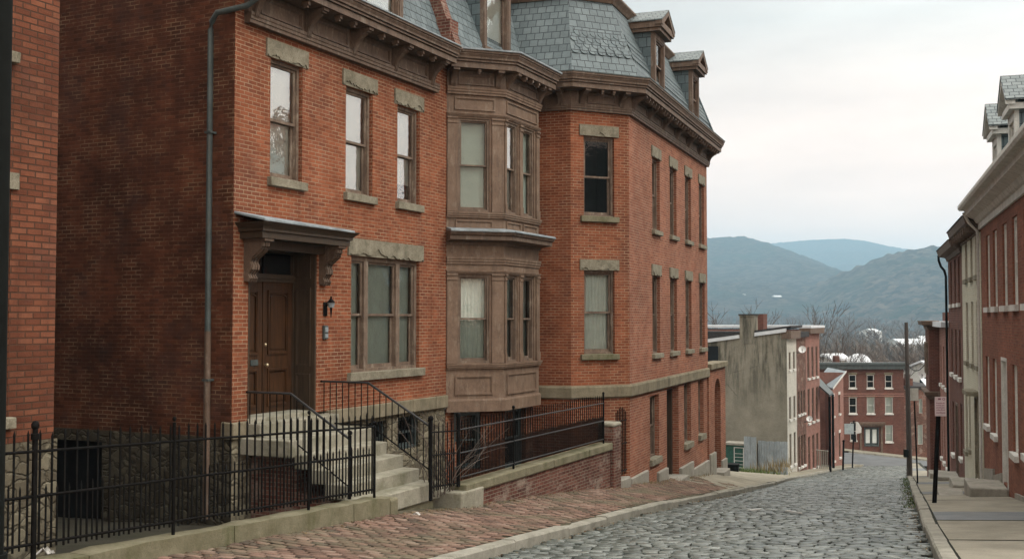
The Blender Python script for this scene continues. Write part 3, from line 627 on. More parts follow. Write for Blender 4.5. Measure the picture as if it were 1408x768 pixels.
def bracket(F, s, parent, mat, zb, zt, t0, t1, w_=0.125, name='bracket'):
    """scrolled cornice bracket, wide at the top, thin at the foot"""
    H = zt - zb; W = t1 - t0; m = MB()
    pts = [(t0, zt), (t0, zb), (t0 + .05 * W, zb - .02), (t0 + .14 * W, zb + .03), (t0 + .17 * W, zb + .20 * H), (t0 + .24 * W, zb + .38 * H), (t0 + .36 * W, zb + .54 * H), (t0 + .54 * W, zb + .68 * H), (t0 + .72 * W, zb + .76 * H), (t0 + .74 * W, zb + .82 * H), (t0 + .90 * W, zb + .82 * H), (t0 + .90 * W, zt)]
    m.prism_tz(F, pts, s - w_ / 2, s + w_ / 2)
    for d in (-0.28, 0.0, 0.28):   # reeding on the front
        q = [(t + .018, z) for t, z in pts[2:9]]
        for (ta, za), (tb, zb_) in zip(q, q[1:]):
            m.hexa([F.P(s + d * w_ - .014, ta - .03, za), F.P(s + d * w_ + .014, ta - .03, za), F.P(s + d * w_ + .014, ta, za), F.P(s + d * w_ - .014, ta, za),
                    F.P(s + d * w_ - .014, tb - .03, zb_), F.P(s + d * w_ + .014, tb - .03, zb_), F.P(s + d * w_ + .014, tb, zb_), F.P(s + d * w_ - .014, tb, zb_)])
    m.box(F, s - w_ * .58, s + w_ * .58, t0, t1, zt - .055, zt - .001)
    return m.build(name, mat, parent)
def modillion(m, F, s, zt, t0, t1): m.box(F, s - .035, s + .035, t1 - .14, t1, zt - .07, zt - .002); m.box(F, s - .025, s + .025, t1 - .11, t1 - .03, zt - .11, zt - .07)
def panel(m, F, s0, s1, z0, z1, t, w_=0.035, out=0.03):
    """raised moulding round a sunk panel"""
    frame_ring(m, F, s0, s1, z0, z1, w_, t - 0.01, t + out); frame_ring(m, F, s0 + w_, s1 - w_, z0 + w_, z1 - w_, w_ * .5, t - 0.01, t + out * .5)

def crown_prof(zb, zt, t_in, t_out):
    h = zt - zb
    return [(t_in, zb + .01), (t_in, zb), (t_out - .12, zb), (t_out - .12, zb + .30 * h), (t_out - .135, zb + .31 * h), (t_out - .135, zb + .35 * h), (t_out - .085, zb + .36 * h), (t_out - .085, zb + .44 * h), (t_out - .10, zb + .45 * h), (t_out - .10, zb + .50 * h), (t_out - .055, zb + .51 * h), (t_out - .05, zb + .62 * h), (t_out - .02, zb + .76 * h), (t_out - .03, zb + .83 * h), (t_out, zb + .84 * h), (t_out, zt - .01), (t_out - .01, zt), (t_in - .3, zt + .02), (t_in - .3, zb + .01)]
def mould_prof(zb, zt, t0, t1):
    h = zt - zb
    return [(t0, zb), (t1 - .03, zb), (t1 - .03, zb + .3 * h), (t1 - .012, zb + .35 * h), (t1 - .012, zb + .62 * h), (t1, zb + .7 * h), (t1, zt), (t0, zt)]

# ------------------------------------------------------------------ house with the door
house = thing('brick_townhouse', A.P(3.5, -3, -3.0), 'brick townhouse with panelled double doors, flat door hood and olive stone lintels', 'house')
W3 = [(0.91, 1.80, 2.37, 4.42), (3.14, 4.05, 2.34, 4.37), (4.96, 5.84, 2.34, 4.34)]
TRI = (3.34, 5.84, -1.04, 1.19); DOOR = (0.38, 2.23, -1.72, 1.23)
BW = (5.07, 5.93, -2.66, -1.99); BW2 = (3.95, 4.65, -2.7, -2.0)
m = MB(); wall(m, A, 0, 6.97, -1.66, 5.8, [(*q, 0.24) for q in W3] + [(*TRI, 0.24), (*DOOR[:2], -1.659, DOOR[3], 0.50)])
m.build('wall', M['brick'], house)
sideF = Facade(A.P(0, 0, 0)[:2], 25.83 + 90 + 180)     # side wall, running back from the near corner
m = MB(); SW = Facade(A.P(0, -16, 0)[:2], 25.83 + 90)   # s runs towards the street, outward faces the camera side
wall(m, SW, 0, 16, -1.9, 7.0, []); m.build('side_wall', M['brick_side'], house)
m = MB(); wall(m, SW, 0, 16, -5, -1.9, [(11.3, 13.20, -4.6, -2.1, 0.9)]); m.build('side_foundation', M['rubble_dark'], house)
m = MB(); m.box(SW, 11.2, 13.3, -0.28, -0.22, -4.7, -2.0); m.build('cellar_doorway_dark', M['dark'], house)  # near-black slab stands in for the dark depth of the doorway
m = MB(); wall(m, A, 0.0, 6.97, -5, -1.92, [(*BW, 0.25), (*BW2, 0.25)], t=-0.015); m.build('foundation', M['rubble'], house)
m = MB(); s = 2.55
for ln in (1.45, 1.5, 0.95, 0.54): m.box(A, s, s + ln - .012, -.2, .07, -1.92, -1.655); s += ln
m.build('stone_band', M['band'], house, bevel=0.02, jitter=0.02)
m = MB(); m.box(A, -.03, .34, -.2, .07, -1.93, -1.655); m.build('corner_stone', M['band'], house, bevel=0.02, jitter=0.02)
for k, q in enumerate((BW, BW2)):
    wn_ = window(A, *q, house, inset=0.14, fm=M['zinc'], fill='dark', cw=0.05, sash_w=0.035)
    b = MB()
    for i in range(7): b.tube([A.P(q[0] + (i + .5) * (q[1] - q[0]) / 7, -.06, q[2]), A.P(q[0] + (i + .5) * (q[1] - q[0]) / 7, -.06, q[3])], .011)
    b.build('bars', M['iron'], wn_)
for k, q in enumerate(W3):
    wn_ = window(A, *q, house, fill='shade', glass=M['glass_mirror'], fill_to=0.02 if k != 2 else 0.2)
    sill(A, q[0], q[1], q[2] + .02, .15, wn_, M['lintel']); lintel(A, q[0], q[1], q[3], .30, wn_, M['lintel'], seed=k + 1)
wn_ = window(A, *TRI, house, fill='shade', fill_to=0.0, split=[TRI[0] + .59, TRI[1] - .75], cw=0.085, inset=0.09, fillmat=M['grey_shade'], glass=M['glass'], glass_low=M['glass'])
sill(A, TRI[0], TRI[1], TRI[2] + .03, .16, wn_, M['lintel'], over=.12, jit=.02); lintel(A, TRI[0], TRI[1], TRI[3], .33, wn_, M['lintel'], over=.13, seed=9, rough=.06)
# cornice
Z0, Z1, Z2, Z3 = 4.84, 5.02, 5.42, 5.76
pA = [tuple(A.P(s_, 0, 0)[:2]) for s_ in (0.22, 6.45)]
m = MB(); m.box(A, 0.22, 6.33, -.05, .09, Z1 - .05, Z2); m.sweep(pA, mould_prof(Z0, Z1, -.02, .15))
pB = [tuple(A.P(s_, 0, 0)[:2]) for s_ in (-0.12, 6.42)]
m.sweep(pB, crown_prof(Z2, Z3, -.02, .68))
BS = [0.36, 1.78, 3.2, 4.66, 6.12]
for a, b in zip(BS, BS[1:]):
    panel(m, A, a + .15, b - .15, Z1 + .03, Z2 - .07, .09)
    for f in (1 / 3, 2 / 3): modillion(m, A, a + (b - a) * f, Z2, .09, .50)
cor = m.build('cornice', M['brown'], house)
for s_ in BS: bracket(A, s_, cor, M['brown'], Z0 + .10, Z2, .09, .52)
m = MB(); m.sweep(pB, [(.3, Z3 + .022), (.705, Z3 - .01), (.705, Z3 + .02), (.3, Z3 + .05)]); m.build('gutter_lead', M['lead'], cor)
# mansard with two dormers, stepped brick firewall
def mans(F_path, t0, z0, t1, z1): 
    a, b = offset(F_path, t0), offset(F_path, t1); mm = MB()
    for k in range(len(a) - 1): mm.face([(*a[k], z0), (*a[k + 1], z0), (*b[k + 1], z1), (*b[k], z1)])
    return mm, b
mm, topA = mans([tuple(A.P(s_, 0, 0)[:2]) for s_ in (0, 6.6)], .36, 5.80, -.60, 8.3)
roofA = mm.build('roof', M['slate'], house)
m = MB(); m.box(A, 0, 6.6, -15.5, -.62, 8.2, 8.34); m.box(A, 0, 6.6, -.75, -.45, 8.15, 8.42); m.build('roof_deck', M['brown'], roofA)
def mt(z): return .36 - (z - 5.80) * .96 / 2.5        # t of the mansard face at height z
def dormer(F, s0, s1, zb, zt, tf, parent, gable=True, ov=.14, apex=.5, hipname='dormer', fill='dark', slate=None, fm=None):
    """box dormer: face at t=tf, cheeks back into the mansard"""
    fm = fm or M['brown']; m = MB(); w_ = .13
    m.box(F, s0, s0 + w_, tf - .12, tf, zb, zt); m.box(F, s1 - w_, s1, tf - .12, tf, zb, zt); m.box(F, s0 + w_, s1 - w_, tf - .12, tf - .002, zt - .14, zt); m.box(F, s0 - .05, s1 + .05, tf - .12, tf + .05, zb - .07, zb)
    d = m.build('dormer', fm, parent)
    for s_ in (s0 + .012, s1 - .012):
        c = MB(); a = s_ - .01; b = s_ + .01
        tri = [(tf - .121, zb - .3), (tf - .121, zt), (-1.2, zt), (min(tf - .13, mt(zb)) , zb - .3)]
        c.prism_tz(F, tri, a, b); c.build('cheek', slate or M['slate_dark'], d)
    window(F, s0 + w_, s1 - w_, zb, zt - .14, d, tp=tf - .02, inset=.02, fm=fm, cw=.035, fill=fill, glass=M['glass_mirror'] if fill == 'shade' else M['glass'])
    if gable:
        sc = (s0 + s1) / 2; e0, e1 = s0 - ov, s1 + ov; za = zt + apex; tb = -1.6
        m = MB()   # entablature and raking boards
        m.box(F, e0 + .02, e1 - .02, tb, tf + .16, zt, zt + .09); m.box(F, e0 - .03, e1 + .03, tb, tf + .22, zt + .092, zt + .252)
        m.prism_sz(F, [(s0, zt + .15), (s1, zt + .15), (sc, za - .06)], tf - .1, tf + .04)
        for a in (e0 - .06, e1 + .06):
            m.prism_sz(F, [(a, zt + .15), (a, zt + .25), (sc, za + .06), (sc, za - .07), (a + (.14 if a < sc else -.14), zt + .15)], tf + .05, tf + .24)
        m.build('pediment', fm, d)
        r = MB()
        for a in (e0 - .07, e1 + .07):
            r.hexa([F.P(a, tf + .25, zt + .255), F.P(a, tb, zt + .255), F.P(sc, tb, za + .065), F.P(sc, tf + .25, za + .065), F.P(a, tf + .25, zt + .285), F.P(a, tb, zt + .285), F.P(sc, tb, za + .095), F.P(sc, tf + .25, za + .095)])
        r.build('dormer_roof', M['slate_far'], d)
    return d
dormer(A, 3.0, 4.42, 5.84, 7.8, .46, roofA, gable=False, fill='shade')
m = MB()
for i in range(4):     # brick party wall climbing the slope
    za, zb_ = 5.75 + i * .68, 5.75 + (i + 1) * .68
    m.prism_tz(A, [(mt(za) + .26 - i * .01, za), (mt(zb_) + .26, zb_), (mt(zb_) - .2, zb_), (mt(za) - .2, za)], 6.28, 6.56)
m.box(A, 6.24, 6.60, .0, .50, 5.74, 6.35); m.build('party_wall', M['brick_low'], house)

# door: recess with panelled reveals, transom light and two leaves
DF = Facade(A.P(0, -.50, 0)[:2], 25.83)
m = MB(); m.box(DF, DOOR[0] - .02, DOOR[1] + .02, -.02, .06, .64, .78); m.box(DF, DOOR[0] - .02, DOOR[1] + .02, -.01, .09, .70, .75); m.box(DF, DOOR[0], DOOR[0] + .07, -.02, .05, -1.76, 1.22); m.box(DF, DOOR[1] - .07, DOOR[1], -.02, .05, -1.76, 1.22); m.box(DF, DOOR[0] + .07, DOOR[1] - .07, -.02, .05, 1.15, 1.22)
JF = Facade(A.P(DOOR[1] - .03, -.5, 0)[:2], 25.83 + 90, -1)   # right-hand reveal lining; its normal looks back to the left
JF.n = (-A.u[0], -A.u[1])
m.box(JF, 0.0, .50, -.02, .012, -1.7, 1.22)
for a, b in ((-1.55, -.98), (-.85, .55), (.72, 1.12)): panel(m, JF, .1, .42, a, b, .012, .03, .02)
JL = Facade(A.P(DOOR[0] + .03, -.5, 0)[:2], 25.83 + 90); JL.u = A.n; JL.n = A.u
m.box(JL, 0, .50, -.02, .012, -1.7, 1.22)
m.box(A, DOOR[1] - .035, DOOR[1] + .003, -.48, .012, -1.66, 1.23)
door = m.build('door', M['door_worn'], house)
m = MB(); m.face([DF.P(DOOR[0], .0, .78), DF.P(DOOR[1], .0, .78), DF.P(DOOR[1], .0, 1.16), DF.P(DOOR[0], .0, 1.16)]); m.build('transom_pane', M['glass_dark'], door)
m = MB(); m.box(DF, DOOR[0], DOOR[1], -.5, -.02, .7, 1.2); m.box(DF, 1.36, 1.40, -.01, .02, .78, 1.15); m.build('transom_interior', M['dark'], door)
LM = (DOOR[0] + DOOR[1]) / 2 + .03
for a, b in ((DOOR[0] + .07, LM - .012), (LM + .012, DOOR[1] - .07)):
    m = MB(); z0, z1 = -1.76, .64; t = .03; st = .12
    m.box(DF, a, b, -.03, t - .022, z0, z1)
    m.box(DF, a, a + st, -.02, t, z0, z1); m.box(DF, b - st, b, -.02, t, z0, z1)
    for za, zb_ in ((z0, z0 + .24), (-.86, -.62), (.50, z1)): m.box(DF, a + st, b - st, -.02, t - .001, za, zb_)
    for za, zb_ in ((z0 + .24, -.86), (-.62, .50)):
        panel(m, DF, a + st + .001, b - st - .001, za + .001, zb_ - .001, t - .002, .035, .028)
        m.box(DF, a + st + .09, b - st - .09, 0, t - .004, za + .09, zb_ - .09)
        if zb_ > 0: m.tube([DF.P((a + b) / 2 + (b - a - 2 * st - .14) / 2 * cos(q), t + .005, zb_ - .12 + .05 * sin(q)) for q in [pi * i / 10 for i in range(11)]], .016)
    lf = m.build('leaf', M['door'], door)
    if a > LM - .1:
        h = MB(); h.ball(DF.P(a + .06, t + .05, -.80), .034); h.tube([DF.P(a + .06, t, -.80), DF.P(a + .06, t + .05, -.80)], .014); h.ball(DF.P(a + .055, t + .015, -.45), .028, sz=1.2); h.build('handle', M['brass'], lf)
    else:
        h = MB(); h.box(DF, b - st - .19, b - st + .005, t, t + .014, -.80, -.70); h.build('letter_slot', M['zinc'], lf)
# door hood
hz0, hz1 = 1.30, 1.58
m = MB(); hp = [tuple(A.P(.02, .0, 0)[:2]), tuple(A.P(.02, .001, 0)[:2])]
Hs0, Hs1 = .16, 2.62
hpath = [tuple(A.P(Hs0, 0, 0)[:2]), tuple(A.P(Hs0, .52, 0)[:2]), tuple(A.P(Hs1, .52, 0)[:2]), tuple(A.P(Hs1, 0, 0)[:2])]
hpath = [tuple(A.P(Hs0, -.02, 0)[:2]), tuple(A.P(Hs0, .46, 0)[:2]), tuple(A.P(Hs1, .46, 0)[:2]), tuple(A.P(Hs1, -.02, 0)[:2])]
m.sweep(hpath, [(-.3, hz0), (.0, hz0), (.0, hz0 + .10), (.04, hz0 + .11), (.04, hz0 + .15), (.07, hz0 + .19), (.12, hz0 + .23), (.13, hz1 - .03), (-.3, hz1 - .02)])
m.box(A, Hs0 + .1, Hs1 - .1, -.02, .40, hz0 + .004, hz1 - .03)
m.box(A, Hs0 + .12, Hs1 - .12, -.02, .13, hz0 - .15, hz0 - .002)
hood = m.build('door_hood', M['door_worn'], house)
m = MB(); r0 = [A.P(Hs0 - .15, 0, hz1 + .13), A.P(Hs0 - .15, .61, hz1 - .015), A.P(Hs1 - .05, .61, hz1 - .025), A.P(Hs1 - .15, 0.0, hz1 + .06)]
m.prism([p - Vector((0, 0, .02)) for p in r0], [p + Vector((0, 0, .025)) for p in r0]); m.build('lead_roof', M['lead'], hood, bevel=.01, jitter=.015)
for s_ in (Hs0 + .20, Hs1 - .20):
    m = MB(); pts = [(0, hz0), (0, .62), (.10, .60), (.13, .66), (.09, .72), (.15, .80), (.16, .86), (.13, .92), (.17, 1.0), (.26, 1.06), (.33, 1.12), (.36, 1.18), (.36, 1.24), (.42, 1.25), (.42, hz0)]
    m.prism_tz(A, pts, s_ - .10, s_ + .10)
    for d in (-.065, 0, .065):
        m.tube([A.P(s_ + d, t + .01, z) for t, z in pts[5:13]], .024, 6)
        m.tube([A.P(s_ + d, t + .005, z) for t, z in pts[2:6]], .018, 6)
    m.box(A, s_ - .12, s_ + .12, -.01, .44, hz0 - .04, hz0 - .001); m.build('bracket', M['brown'], hood)

# ------------------------------------------------------------------ corner house: wooden bay, chamfered corner, long side
corner = thing('corner_townhouse', PC.P(4, -4, -4.5), 'brick corner house with two-storey wooden bay window and dormered slate mansard', 'house')
a0 = A.P(6.95, 0, 0)[:2]; b0 = A.P(6.99, 0, 0)[:2]
B1 = Facade(b0, 70.83); b1 = B1.P(1.325, 0, 0)[:2]; B2 = Facade(b1, 25.83); b2 = B2.P(1.875, 0, 0)[:2]; B3 = Facade(b2, -19.17); b3 = B3.P(1.30, 0, 0)[:2]
bayp = [tuple(b0), tuple(b1), tuple(b2), tuple(b3)]
def sub(path, d): return offset(path, d)
m = MB()    # core skin of the bay with openings
LOW = (-.97, .97); UPP = (2.36, 4.42)
w1 = (.27, .99); w2a = (.12, .72); w2b = (.98, 1.62); w3 = (.3, 1.0)
holes1 = [(*w1, *LOW), (*w1, *UPP)]; holes2 = [(*w2a, *LOW), (*w2b, *LOW), (*w2a, *UPP), (*w2b, *UPP)]
wall(m, B1, 0, 1.325, -2.0, 5.5, holes1, depth=.16); wall(m, B2, 0, 1.875, -2.0, 5.5, holes2, depth=.16); wall(m, B3, 0, 1.30, -2.0, 5.5, [(*w3, *LOW), (*w3, *UPP)], depth=.16)
bo = offset(bayp, -.01); m.face([(*p, -1.999) for p in bo]); 
m.sweep(bayp, [(-.02, -2.03), (.045, -2.03), (.045, -1.79), (.03, -1.75), (-.02, -1.75)])                      # plinth
m.sweep(bayp, mould_prof(-1.09, -.985, -.02, .085)); m.sweep(bayp, mould_prof(2.22, 2.345, -.02, .075))        # sills
m.sweep(bayp, mould_prof(1.20, 1.36, -.02, .06)); m.sweep(bayp, mould_prof(4.94, 5.10, -.02, .085))
m.sweep(bayp, mould_prof(4.46, 4.53, -.02, .06)); m.sweep(bayp, mould_prof(.99, 1.06, -.02, .06))
for F_, L_, cuts in ((B1, 1.325, [(.0, .25), (1.03, 1.325)]), (B2, 1.875, [(.0, .11), (.76, .95), (1.68, 1.875)]), (B3, 1.3, [(0, .25), (1.05, 1.3)])):
    for zb, zt in ((-.98, 1.0), (2.35, 4.45)):
        for a, b in cuts:
            m.box(F_, a + .012, b - .012, -.02, .034, zb + .006, zt - .012); m.box(F_, a + .005, b - .005, -.02, .05, zb + .004, zb + .20); m.box(F_, a + .005, b - .005, -.02, .052, zt - .15, zt - .11); m.box(F_, a + .002, b - .002, -.02, .062, zt - .05, zt - .008)
panel(m, B1, .2, 1.07, -1.66, -1.24, .0); panel(m, B2, .14, 1.7, -1.68, -1.22, .0); panel(m, B1, .2, 1.07, 1.98, 2.17, .0, .03); panel(m, B2, .12, .86, 1.99, 2.17, .0, .03); panel(m, B2, .98, 1.74, 1.99, 2.17, .0, .03)
panel(m, B1, .18, 1.12, 4.60, 4.88, .0, .03); panel(m, B2, .12, 1.75, 4.60, 4.88, .0, .03)
bay = m.build('bay_window', M['bay'], corner)
for F_, ws in ((B1, [w1]), (B2, [w2a, w2b]), (B3, [w3])):
    for q in ws:
        lo = window(F_, *q, *LOW, bay, inset=.05, cw=.05, sash_w=.035, depth=.16, fill='curtain', fillmat=M['curtain'] if F_ is not B2 else M['lace'], room=.5, glass=M['glass_soft'] if F_ is not B2 else M['glass'], glass_low=M['glass_dark'])
        bright = F_ is B2 and q is w2a
        window(F_, *q, *UPP, bay, inset=.05, cw=.05, sash_w=.035, depth=.16, fill='shade', fillmat=M['shade'] if bright else M['grey_shade'], room=.5, glass=M['glass_mirror'] if bright else M['glass_soft'])
def on_bay(z0, z1, prof, mat, name):
    mm = MB(); mm.sweep(bayp, prof); return mm.build(name, mat, bay)
on_bay(0, 0, [(-.02, 1.62), (.05, 1.62), (.05, 1.68), (.20, 1.70), (.30, 1.72), (.30, 1.80), (.34, 1.83), (.36, 1.88), (.36, 1.90), (-.02, 1.92)], M['brown'], 'mid_cornice')
o_ = on_bay(0, 0, [(-.01, 1.922), (.365, 1.90), (.385, 1.89), (.385, 1.915), (.36, 1.94), (-.01, 2.0)], M['lead'], 'lead_flashing')
CZ0, CZ1, CZ2 = 5.10, 5.42, 5.84
m = MB(); m.sweep(bayp, [(-.02, CZ0 - .01), (.05, CZ0 - .01), (.05, CZ1 + .05), (-.02, CZ1 + .05)]); m.sweep(bayp, crown_prof(CZ1 + .04, CZ2, -.02, .50))
for F_, a, b in ((B1, .25, 1.07), (B2, .2, 1.68)): panel(m, F_, a, b, CZ0 + .05, CZ1 - .04, .05, .03)
modillion(m, B1, .66, CZ1 + .04, .05, .34)
for s_ in (.45, .80, 1.15, 1.5): modillion(m, B2, s_, CZ1 + .04, .05, .36)
bcor = m.build('bay_cornice', M['brown'], bay)
for F_, ss in ((B1, (.13, 1.16)), (B2, (.10, 1.76)), (B3, (.14,))):
    for s_ in ss: bracket(F_, s_, bcor, M['brown'], CZ0 + .03, CZ1 + .04, .05, .36, .13)
m = MB(); top = offset(bayp, .52); inn = [tuple(A.P(s_, -.1, 0)[:2]) for s_ in (7.0, 7.9, 9.8, 10.7)]
for k in range(3): m.face([(*top[k], CZ2 + .02), (*top[k + 1], CZ2 + .02), (*inn[k + 1], CZ2 + .35), (*inn[k], CZ2 + .35)])
m.sweep(bayp, [(.44, CZ2 - .008), (.53, CZ2 - .01), (.53, CZ2 + .028), (.44, CZ2 + .035)]); m.build('bay_roof', M['lead'], bcor)
# brick basement under the bay, two dark openings, areaway shade put into its brick colour
bp_ = offset(bayp, -.14); K1 = Facade(bp_[0], 70.83); K2 = Facade(bp_[1], 25.83); l1 = math.dist(bp_[0], bp_[1]); l2 = math.dist(bp_[1], bp_[2])
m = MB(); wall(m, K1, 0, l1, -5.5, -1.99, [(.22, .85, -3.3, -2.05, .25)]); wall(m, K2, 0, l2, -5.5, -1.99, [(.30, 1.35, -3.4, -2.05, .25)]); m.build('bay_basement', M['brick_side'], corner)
for F_, q in ((K1, (.22, .85, -3.3, -2.05)), (K2, (.30, 1.35, -3.4, -2.05))): window(F_, *q, corner, inset=.12, fm=M['zinc'], cw=.05, sash_w=.035)
m = MB(); wall(m, A, 6.97, 10.8, -6, 5.9, []); m.build('wall', M['brick'], corner)

pv = [tuple(A.P(10.65, 0, 0)[:2]), (1.44, 26.67), (2.94, 27.335), tuple(PC.P(10.14, 0, 0)[:2])]
PA = Facade(pv[0], 111.1); PB = Facade(pv[1], 66.1); LA = math.dist(pv[0], pv[1]); LB = math.dist(pv[1], pv[2]); LC = 10.14
PA = Facade(pv[0], math.degrees(math.atan2(pv[1][0] - pv[0][0], pv[1][1] - pv[0][1])))
QB = [(.36, 1.22, -.88, 1.19), (.36, 1.22, 2.52, 4.52)]
QU = [(s_, s_ + .88, 2.42, 4.42) for s_ in (2.44, 4.57, 6.66, 8.79)]; QL = [(s_, s_ + .88, -.96, 1.18) for s_ in (2.41, 4.56, 6.66, 8.79)]
QG = [(2.20, 3.22, -3.78, -2.08), (6.50, 7.50, -3.82, -1.975), (8.66, 9.52, -3.77, -1.975)]; QD = (4.18, 5.72, -4.75, -2.0)
m = MB(); wall(m, PA, 0, LA, -6, 5.9, []); wall(m, PB, 0, LB, -6, 5.9, [(*q, .2) for q in QB]); m.build('corner_wall', M['brick'], corner)
m = MB(); wall(m, PC, 0, LC, -1.96, 5.9, [(*q, .2) for q in QU + QL]); wall(m, PC, 0, LC, -7.5, -1.96, [(*q[:3], min(q[3], -1.9605), .25) for q in QG] + [(*QD, .35)], t=-.03)
wall(m, Facade(pv[3], 21.1 - 90), 0, 9, -8, 5.9); m.build('wall', M['brick_wing'], corner)
for k, q in enumerate(QB):
    wn_ = window(PB, *q, corner, fill='curtain' if k == 0 else 'dark', glass=M['glass'] if k == 0 else M['glass_soft'], cw=.06)
    sill(PB, q[0], q[1], q[2] + .01, .14, wn_, M['coping'], over=.10); lintel(PB, q[0], q[1], q[3], .27, wn_, M['lintel'], over=.12, seed=20 + k)
for k, q in enumerate(QU + QL):
    wn_ = window(PC, *q, corner, inset=.11, fill='shade' if k in (0, 4, 5) else 'dark', fill_to=.5, fillmat=M['grey_shade']); sill(PC, q[0], q[1], q[2] + .01, .13, wn_, M['lintel']); lintel(PC, q[0], q[1], q[3], .30, wn_, M['lintel'], over=.1, seed=30 + k)
for k, q in enumerate(QG):
    wn_ = window(PC, q[0], q[1], q[2], min(q[3], -1.965), corner, tp=-.03, inset=.14, fill='dark'); sill(PC, q[0], q[1], q[2] + .01, .18, wn_, M['lintel'], tp=-.03, over=.06)
m = MB(); m.box(PC, QD[0] + .1, QD[1] - .1, -.40, -.36, -5.2, -2.0); panel(m, PC, QD[0] + .25, QD[1] - .25, -4.3, -3.3, -.36); panel(m, PC, QD[0] + .25, QD[1] - .25, -3.15, -2.35, -.36); frame_ring(m, PC, QD[0], QD[1], -5.3, -2.0, .1, -.40, -.22); m.build('side_door', M['door_worn'], corner)
m = MB(); m.box(PC, QD[0] - .05, QD[1] + .05, -.4, .28, -5.5, -4.62); m.build('door_step', M['plinth'], corner, bevel=.02)
m = MB(); pvb = [pv[0], pv[1], pv[2]]
m.sweep(pv, [(-.1, -1.95), (.045, -1.95), (.07, -1.92), (.07, -1.69), (.045, -1.64), (-.1, -1.635)]); m.build('stone_band', M['band'], corner, jitter=.012)
# grey cement plinth stepping down the hill
for a, b, z in ((.02, 1.75, -3.98), (2.95, 4.05, -4.20), (5.75, 7.6, -4.45), (7.62, 10.1, -4.72)): m = MB(); m.box(PC, a, b, -.1, .05, -7, z); m.build('plinth', M['plinth'], corner, bevel=.02, jitter=.02)
m = MB(); m.box(PB, .9, LB - .02, -.1, .05, -7, -3.9); m.build('plinth', M['plinth'], corner, bevel=.02, jitter=.02)
# cornice all round
Z0, Z1, Z2, Z3 = 5.15, 5.28, 5.62, 5.96
m = MB(); m.sweep(pv, mould_prof(Z0 - .03, Z0 + .13, -.02, .12)); m.sweep(pv, [(-.02, Z0 + .12), (.07, Z0 + .12), (.07, Z2), (-.02, Z2)]); m.sweep(pv, crown_prof(Z2 - .02, Z3, -.02, .62))
panel(m, PB, .42, 1.22, Z0 + .17, Z2 - .06, .07, .03)
for s_ in (.66, .98): modillion(m, PB, s_, Z2 - .02, .07, .46)
CB = [.12] + [1.72 + 1.66 * i for i in range(6)]
CB[-1] = 9.98
for a, b in zip(CB, CB[1:]):
    panel(m, PC, a + .13, b - .13, Z0 + .17, Z2 - .06, .07, .03)
    for f in (.2, .4, .6, .8): modillion(m, PC, a + (b - a) * f, Z2 - .02, .07, .46)
pcor = m.build('cornice', M['brown'], corner)
for s_ in CB: bracket(PC, s_, pcor, M['brown'], Z0 + .10, Z2 - .02, .07, .46, .13)
for s_ in (.26, 1.38): bracket(PB, s_, pcor, M['brown'], Z0 + .10, Z2 - .02, .07, .46, .13)
for s_ in (.75, LA - .22): bracket(PA, s_, pcor, M['brown'], Z0 + .10, Z2 - .02, .07, .46, .13)
m = MB(); m.sweep(pv, [(.3, Z3 + .022), (.635, Z3 - .01), (.635, Z3 + .015), (.3, Z3 + .05)]); m.build('gutter_lead', M['zinc'], pcor)
# mansard
rp = [tuple(A.P(6.6, 0, 0)[:2])] + pv + []
mm, topB = mans(rp, .36, 5.90, -.52, 8.12); roofB = mm.build('roof', M['slate'], corner)
m = MB(); m.sweep(rp, [(-.75, 8.05), (-.46, 8.05), (-.42, 8.12), (-.34, 8.22), (-.34, 8.27), (-.75, 8.30)]); m.face([(*p, 8.29) for p in offset(rp, -.7)] + [(*PC.P(10, -9, 0)[:2], 8.29), (*A.P(6.6, -9, 0)[:2], 8.29)]); m.build('roof_kerb', M['brown'], roofB)
m = MB()      # scalloped slate courses
def mtB(z): return .36 - (z - 5.90) * .88 / 2.22
for k in range(2, len(rp) - 1):
    for r_ in range(4):
        zc = 6.62 + r_ * .165; A_ = offset(rp, mtB(zc) + .012); p, q = Vector((*A_[k], zc)), Vector((*A_[k + 1], zc)); ln = (q - p).length; d = (q - p) / ln
        nrm = Vector((d.y, -d.x, 0)); up = Vector((-nrm.x * .396, -nrm.y * .396, 1)).normalized(); nn = int(ln / .22)
        for i in range(nn):
            c = p + d * ((i + .5 + (.5 if r_ % 2 else 0)) * ln / nn)
            if (c - p).dot(d) > ln - .1: continue
            ring = [c + d * (.108 * cos(pi + pi * j / 8)) + up * (.10 * sin(pi + pi * j / 8)) for j in range(9)] + [c + d * .108 + up * .13, c - d * .108 + up * .13]
            m.prism(ring, [v + nrm * (.003 + .016 * max(0, min(1, ((c - v).z + .13) / .23))) for v in ring])
m.build('scalloped_slates', M['slate'], roofB)
def mt(z): return mtB(z)
dormer(PC, 1.78, 2.92, 6.16, 7.66, .26, roofB, apex=.62); dormer(PC, 6.62, 7.66, 6.16, 7.66, .26, roofB, apex=.62)
dormer(A, 8.30, 9.68, 6.26, 9.2, .26, roofB, gable=False, fill='shade')
m = MB(); m.box(PC, 10.0, 10.16, -1.6, .36, 5.96, 6.0); m.prism_tz(PC, [(.40, 5.96), (-.48, 8.16), (-9, 8.16), (-9, 5.96)], 10.02, 10.135); m.build('gable_end', M['slate_dark'], corner)

